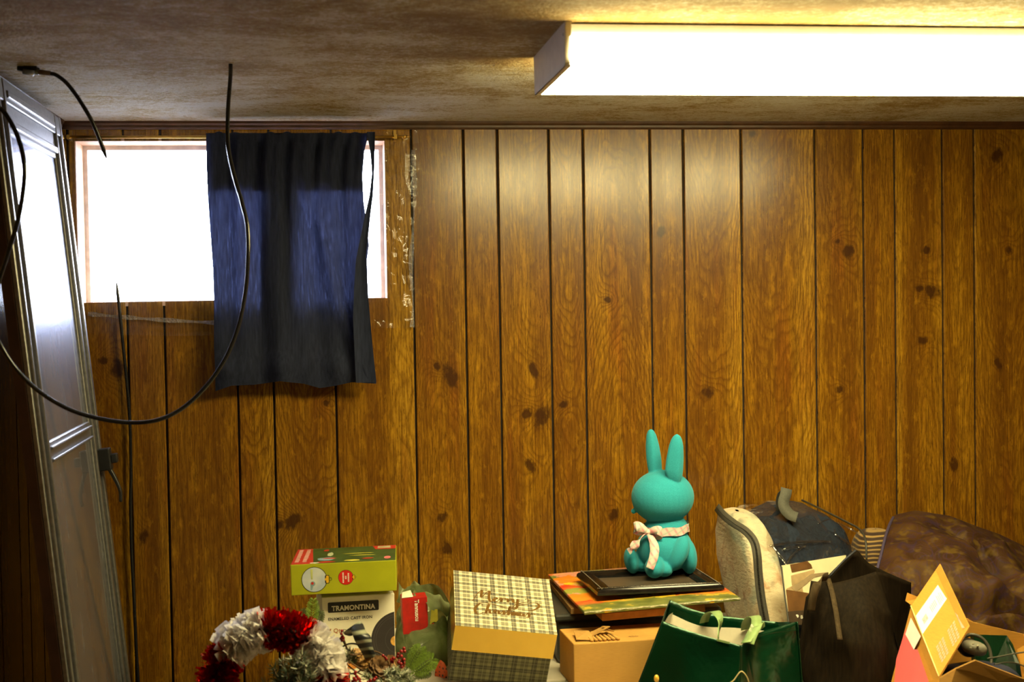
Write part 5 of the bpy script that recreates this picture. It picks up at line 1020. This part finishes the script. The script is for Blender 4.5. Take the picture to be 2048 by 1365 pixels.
tt.part('handle', strap([(1656, 1158, 3.27), (1664, 1185, 3.235), (1672, 1225, 3.19), (1680, 1280, 3.14)], [Vector((1, 0, .1))] * 4, .012), BRN2, True, world=True)

# ------------------------------------------------------------------ open shipping carton with a taped label
CARD2 = cardboard('orange_brown_card', (.52, .255, .042)); PINKC = plain('pink_printed_card', (.80, .13, .15), .6, nscale=12, namt=.06)
L1, Bm, Tt, Rt_ = at(1822, 1213, 3.16), at(1878, 1354, 2.86), at(1880, 1128, 3.20), at(1939, 1253, 2.93)
oc = Thing('shipping_carton', 'open brown shipping carton with white label on raised flap and pink lower side', 'box', (at(1930, 1400, 3.0).x, at(1930, 1400, 3.0).y, ZT))
nf = (Bm - L1).cross(Rt_ - L1).normalized(); nf = nf if nf.dot(Vector((0, -DIST, CAMZ)) - L1) > 0 else -nf
ry_ = at(1880, 1128, 1.) - Vector((0, -DIST, CAMZ)); Tt = Vector((0, -DIST, CAMZ)) + ry_ * ((L1 - Vector((0, -DIST, CAMZ))).dot(nf) / ry_.dot(nf))
fl = oc.part('raised_flap', MB().slab([L1, Bm, Rt_, Tt], nf, .004), CARD2, world=True)
def onflap(x, y, lift=.0008):      # pixel on the plane of the flap
    d_ = at(x, y, 1.) - Vector((0, -DIST, CAMZ)); o_ = Vector((0, -DIST, CAMZ)); t = (L1 - o_).dot(nf) / d_.dot(nf); return o_ + d_ * t + nf * lift
LAB = plain('white_label_paper', (.88, .78, .80), .5, nscale=30, namt=.03); REDP = plain('faded_red_print', (.72, .30, .24), .6, nscale=200, namt=.2)
oc.part('flap_crease_shade', MB().quad(onflap(1880, 1130, .0006), onflap(1872, 1143, .0006), onflap(1926, 1262, .0006), onflap(1937, 1252, .0006)), cardboard('shaded_card_crease', (.44, .19, .028)), world=True)  # fold along the flap edge, its shade painted as a darker strip
oc.part('label', MB().quad(onflap(1832, 1233), onflap(1844, 1272), onflap(1894, 1199), onflap(1876, 1171)), LAB, world=True, parent=None)
b = MB(); fx = lambda s, t: onflap(1836 + 44 * s + 13 * t, 1242 - 66 * s + 26 * t, .0014)
for s0, s1, t0_, t1 in ((.12, .30, .25, .62), ): b.quad(fx(s0, t0_), fx(s0, t1), fx(s1, t1), fx(s1, t0_))
for k in range(5): b.quad(fx(.48 + .05 * k, .2), fx(.48 + .05 * k, .62), fx(.50 + .05 * k, .62), fx(.50 + .05 * k, .2))
for k in range(4): b.quad(fx(.78 + .05 * k, .15 + .1 * (k % 2)), fx(.78 + .05 * k, .8), fx(.795 + .05 * k, .8), fx(.795 + .05 * k, .15 + .1 * (k % 2)))
oc.part('label_print', b, mat('pink_label_print', plain, 'pink_label_print', (.72, .34, .36), .6, nscale=300, namt=.4), world=True)
b = MB(); gx = lambda s, t: onflap(1874 + 40 * s + 10 * t, 1300 - 58 * s + 30 * t, .0009); rr = random.Random(4)
for s0 in (.0, .55):
    for j in range(7):
        for i in range(3): u0 = s0 + i * .13 + rr.uniform(0, .02); v0 = -.15 + j * .16; b.quad(gx(u0, v0), gx(u0, v0 + .11), gx(u0 + .09, v0 + .11), gx(u0 + .09, v0))
oc.part('faded_print', b, REDP, world=True)
b = MB().quad(onflap(1916, 1232), onflap(1924, 1258), onflap(1930, 1257), onflap(1910, 1226)); oc.part('faded_print', b, REDP, world=True)
BL0, BL1 = drop(L1, -.072, -.03), drop(Bm, -.03, -.05); wl = L1.lerp(Bm, .5)
def wallp(u, v): p = L1.lerp(Bm, u).lerp(BL0.lerp(BL1, u), v); return p
nw = (Bm - L1).cross(BL0 - L1).normalized(); nw = nw if nw.dot(Vector((0, -DIST, CAMZ)) - L1) > 0 else -nw
oc.part('left_side', MB().slab([L1, Bm, BL1, BL0], nw, .004), CARD2, world=True)
def onwall(x, y, lift=.0009):
    d_ = at(x, y, 1.) - Vector((0, -DIST, CAMZ)); o_ = Vector((0, -DIST, CAMZ)); t = (L1 - o_).dot(nw) / d_.dot(nw); return o_ + d_ * t + nw * lift
oc.part('pink_print', MB().quad(onwall(1812, 1258), onwall(1828, 1300), onwall(1836, 1300), onwall(1858, 1364), onwall(1846, 1405), onwall(1786, 1405), onwall(1793, 1320)), PINKC, world=True)
oc.part('label', MB().quad(onwall(1823, 1236, .0016), onwall(1843, 1274, .0016), onwall(1829, 1301, .0016), onwall(1812, 1270, .0016)), LAB, world=True)
oc.part('folded_edge', MB().tube([L1 + nf * .001, Bm + nf * .001], .0014, 6, 4), plain('pale_card_fold', (.85, .60, .24), .6), True, world=True)
RB, RF = at(2050, 1270, 3.16), at(2110, 1400, 2.86)
oc.part('far_side', MB().slab([L1 + Vector((.004, 0, -.004)), RB, drop(RB), drop(L1)], (0, -1, 0), .004), CARD2, world=True); oc.part('near_side', MB().slab([Bm + Vector((0, 0, -.004)), RF, drop(RF), drop(Bm, -.03, -.05)], (0, -1, 0), .004), CARD2, world=True); oc.part('right_side', MB().slab([RB, RF, drop(RF), drop(RB)], (1, 0, 0), .004), CARD2, world=True)
oc.part('small_flap', MB().slab([at(1812, 1203, 3.175), at(1816, 1187, 3.18), at(1842, 1197, 3.185), at(1828, 1216, 3.17)], (0, -1, 0), .004), CARD2, world=True)
oc.part('far_flap', MB().slab([at(1900, 1236, 3.19), at(1936, 1238, 3.18), at(1980, 1266, 3.17), at(1990, 1274, 3.165), at(1975, 1290, 3.165), at(1900, 1290, 3.18)], (0, -1, 0), .004), CARD2, world=True)
oc.part('near_flap', MB().slab([Bm + Vector((0, -.004, -.003)), at(1912, 1339, 2.83), at(1951, 1322, 2.80), at(2050, 1360, 2.79), at(2060, 1420, 2.80), at(1885, 1420, 2.83)], (0, -1, -.3), .004), cardboard('shaded_card_inside', (.30, .155, .035)), world=True)  # inner face shading of the near flap put into a darker card colour
oc.part('right_flap', MB().slab([at(2034, 1300, 2.95), at(2060, 1285, 2.97), at(2080, 1360, 2.93), at(2050, 1365, 2.92)], (-1, -.3, 0), .004), CARD2, world=True)
# things lying in the carton
hs = at(1950, 1298, 3.00); hb = Thing('headset', 'black headset with grey buttoned ear piece lying in the open carton', 'headset', (hs.x, hs.y, hs.z - .03))
GREYP = plain('grey_plastic', (.22, .21, .17), .3, nscale=80)
b = MB().ell(at(1949, 1297, 3.0), (M(25, 3), .026, M(15, 3)), (0, math.radians(14), 0), 24, 16, .8); ep_ = hb.part('ear_piece', b, GREYP, True, world=True)
for x, y in ((1946, 1289), (1955, 1293), (1941, 1297)): hb.part('button', MB().ell(at(x, y, 2.974), (.0032, .002, .0025), nu=10, nv=6), mat('pale_button', plain, 'pale_button', (.40, .37, .26), .3), True, world=True, parent=ep_)
hb.part('cushion', MB().ell(at(1936, 1296, 3.03), (M(22, 3), .03, M(20, 3)), (0, .2, 0), 20, 14), BLACK, True, world=True)
hb.part('headband', MB().tube([at(x, y, d) for x, y, d in ((1925, 1278, 3.06), (1942, 1270, 3.05), (1962, 1276, 3.04), (1976, 1292, 3.03), (1982, 1312, 3.02), (1983, 1330, 3.01))], .004, 8, 5), mat('dark_cord', plain, 'dark_cord', (.06, .055, .04), .4), True, world=True)
for pts in (((1975, 1318), (2000, 1314), (2025, 1309), (2055, 1304)), ((1988, 1330), (2010, 1326), (2030, 1327), (2055, 1336))): hb.part('cord', MB().tube([at(x, y, 2.93) for x, y in pts], .0017, 6, 5), mat('dark_cord'), True, world=True)
gx0 = [at(1948, 1270, 3.10), at(2014, 1272, 3.09), at(2026, 1290, 3.05), at(2040, 1330, 2.96), at(2046, 1370, 2.95), at(2042, 1435, 2.99), at(1955, 1430, 3.02)]
for q_ in gx0: q_.z = max(q_.z, ZT + .006)
b = MB().slab(gx0, (0, -1, .2), .02); o_ = single('green_plastic_tray', b, plain('dark_green_gloss_plastic', (.002, .016, .006), .2, nscale=20), 'shiny dark green plastic tray standing in the open carton behind the headset', 'tray')
nc = at(1965, 1332, 2.99); hz = (nc.z - ZT - .004) / 2
def ncl(u, v):
    a_, t = 2 * math.pi * u, math.pi * (.002 + .996 * v); sp = lambda x: math.copysign(abs(x) ** .6, x)
    p = Vector((nc.x + .080 * sp(math.cos(a_)) * sp(math.sin(t)), nc.y + .085 * sp(math.sin(a_)) * sp(math.sin(t)), ZT + .004 + hz + hz * sp(math.cos(t)))); return p + nz3(p, 18, 2.) * .008 * math.sin(t)
single('navy_cloth', MB().grid(ncl, 40, 26, cu=True), plain('navy_folded_cloth', (.010, .012, .036), .7, nscale=60), 'dark navy bundled cloth lying in the open carton under the headset', 'cloth', True)

# small things along the bottom edge
sk = Thing('stick', 'yellow tipped dark stick leaning against the green shopping bag', 'stick', at(1316, 1440, 3.02)); q0 = drop(at(1330, 1440, 3.02)); q1 = at(1313, 1358, 3.0)
sk.part('shaft', MB().tube([q0, q0.lerp(q1, .96)], .0042, 10, 1), BLACK, True, world=True); sk.part('tip', MB().ell(q1, (.0058, .0058, .0085), nu=12, nv=8), plain('yellow_tip', (.72, .44, .05), .35), True, world=True)
b = MB().tube([at(1458, 1368, 2.98), at(1468, 1361, 2.98), at(1478, 1347, 2.98), at(1484, 1344, 2.98), at(1492, 1352, 2.98), at(1498, 1368, 2.98), at(1500, 1400, 2.98)] + [drop(at(1500, 1440, 2.98))], .0014, 6, 5); single('cream_string', b, plain('cream_cord', (.45, .36, .18), .8), 'thin cream string looped in front of the green shopping bag', 'string', True)
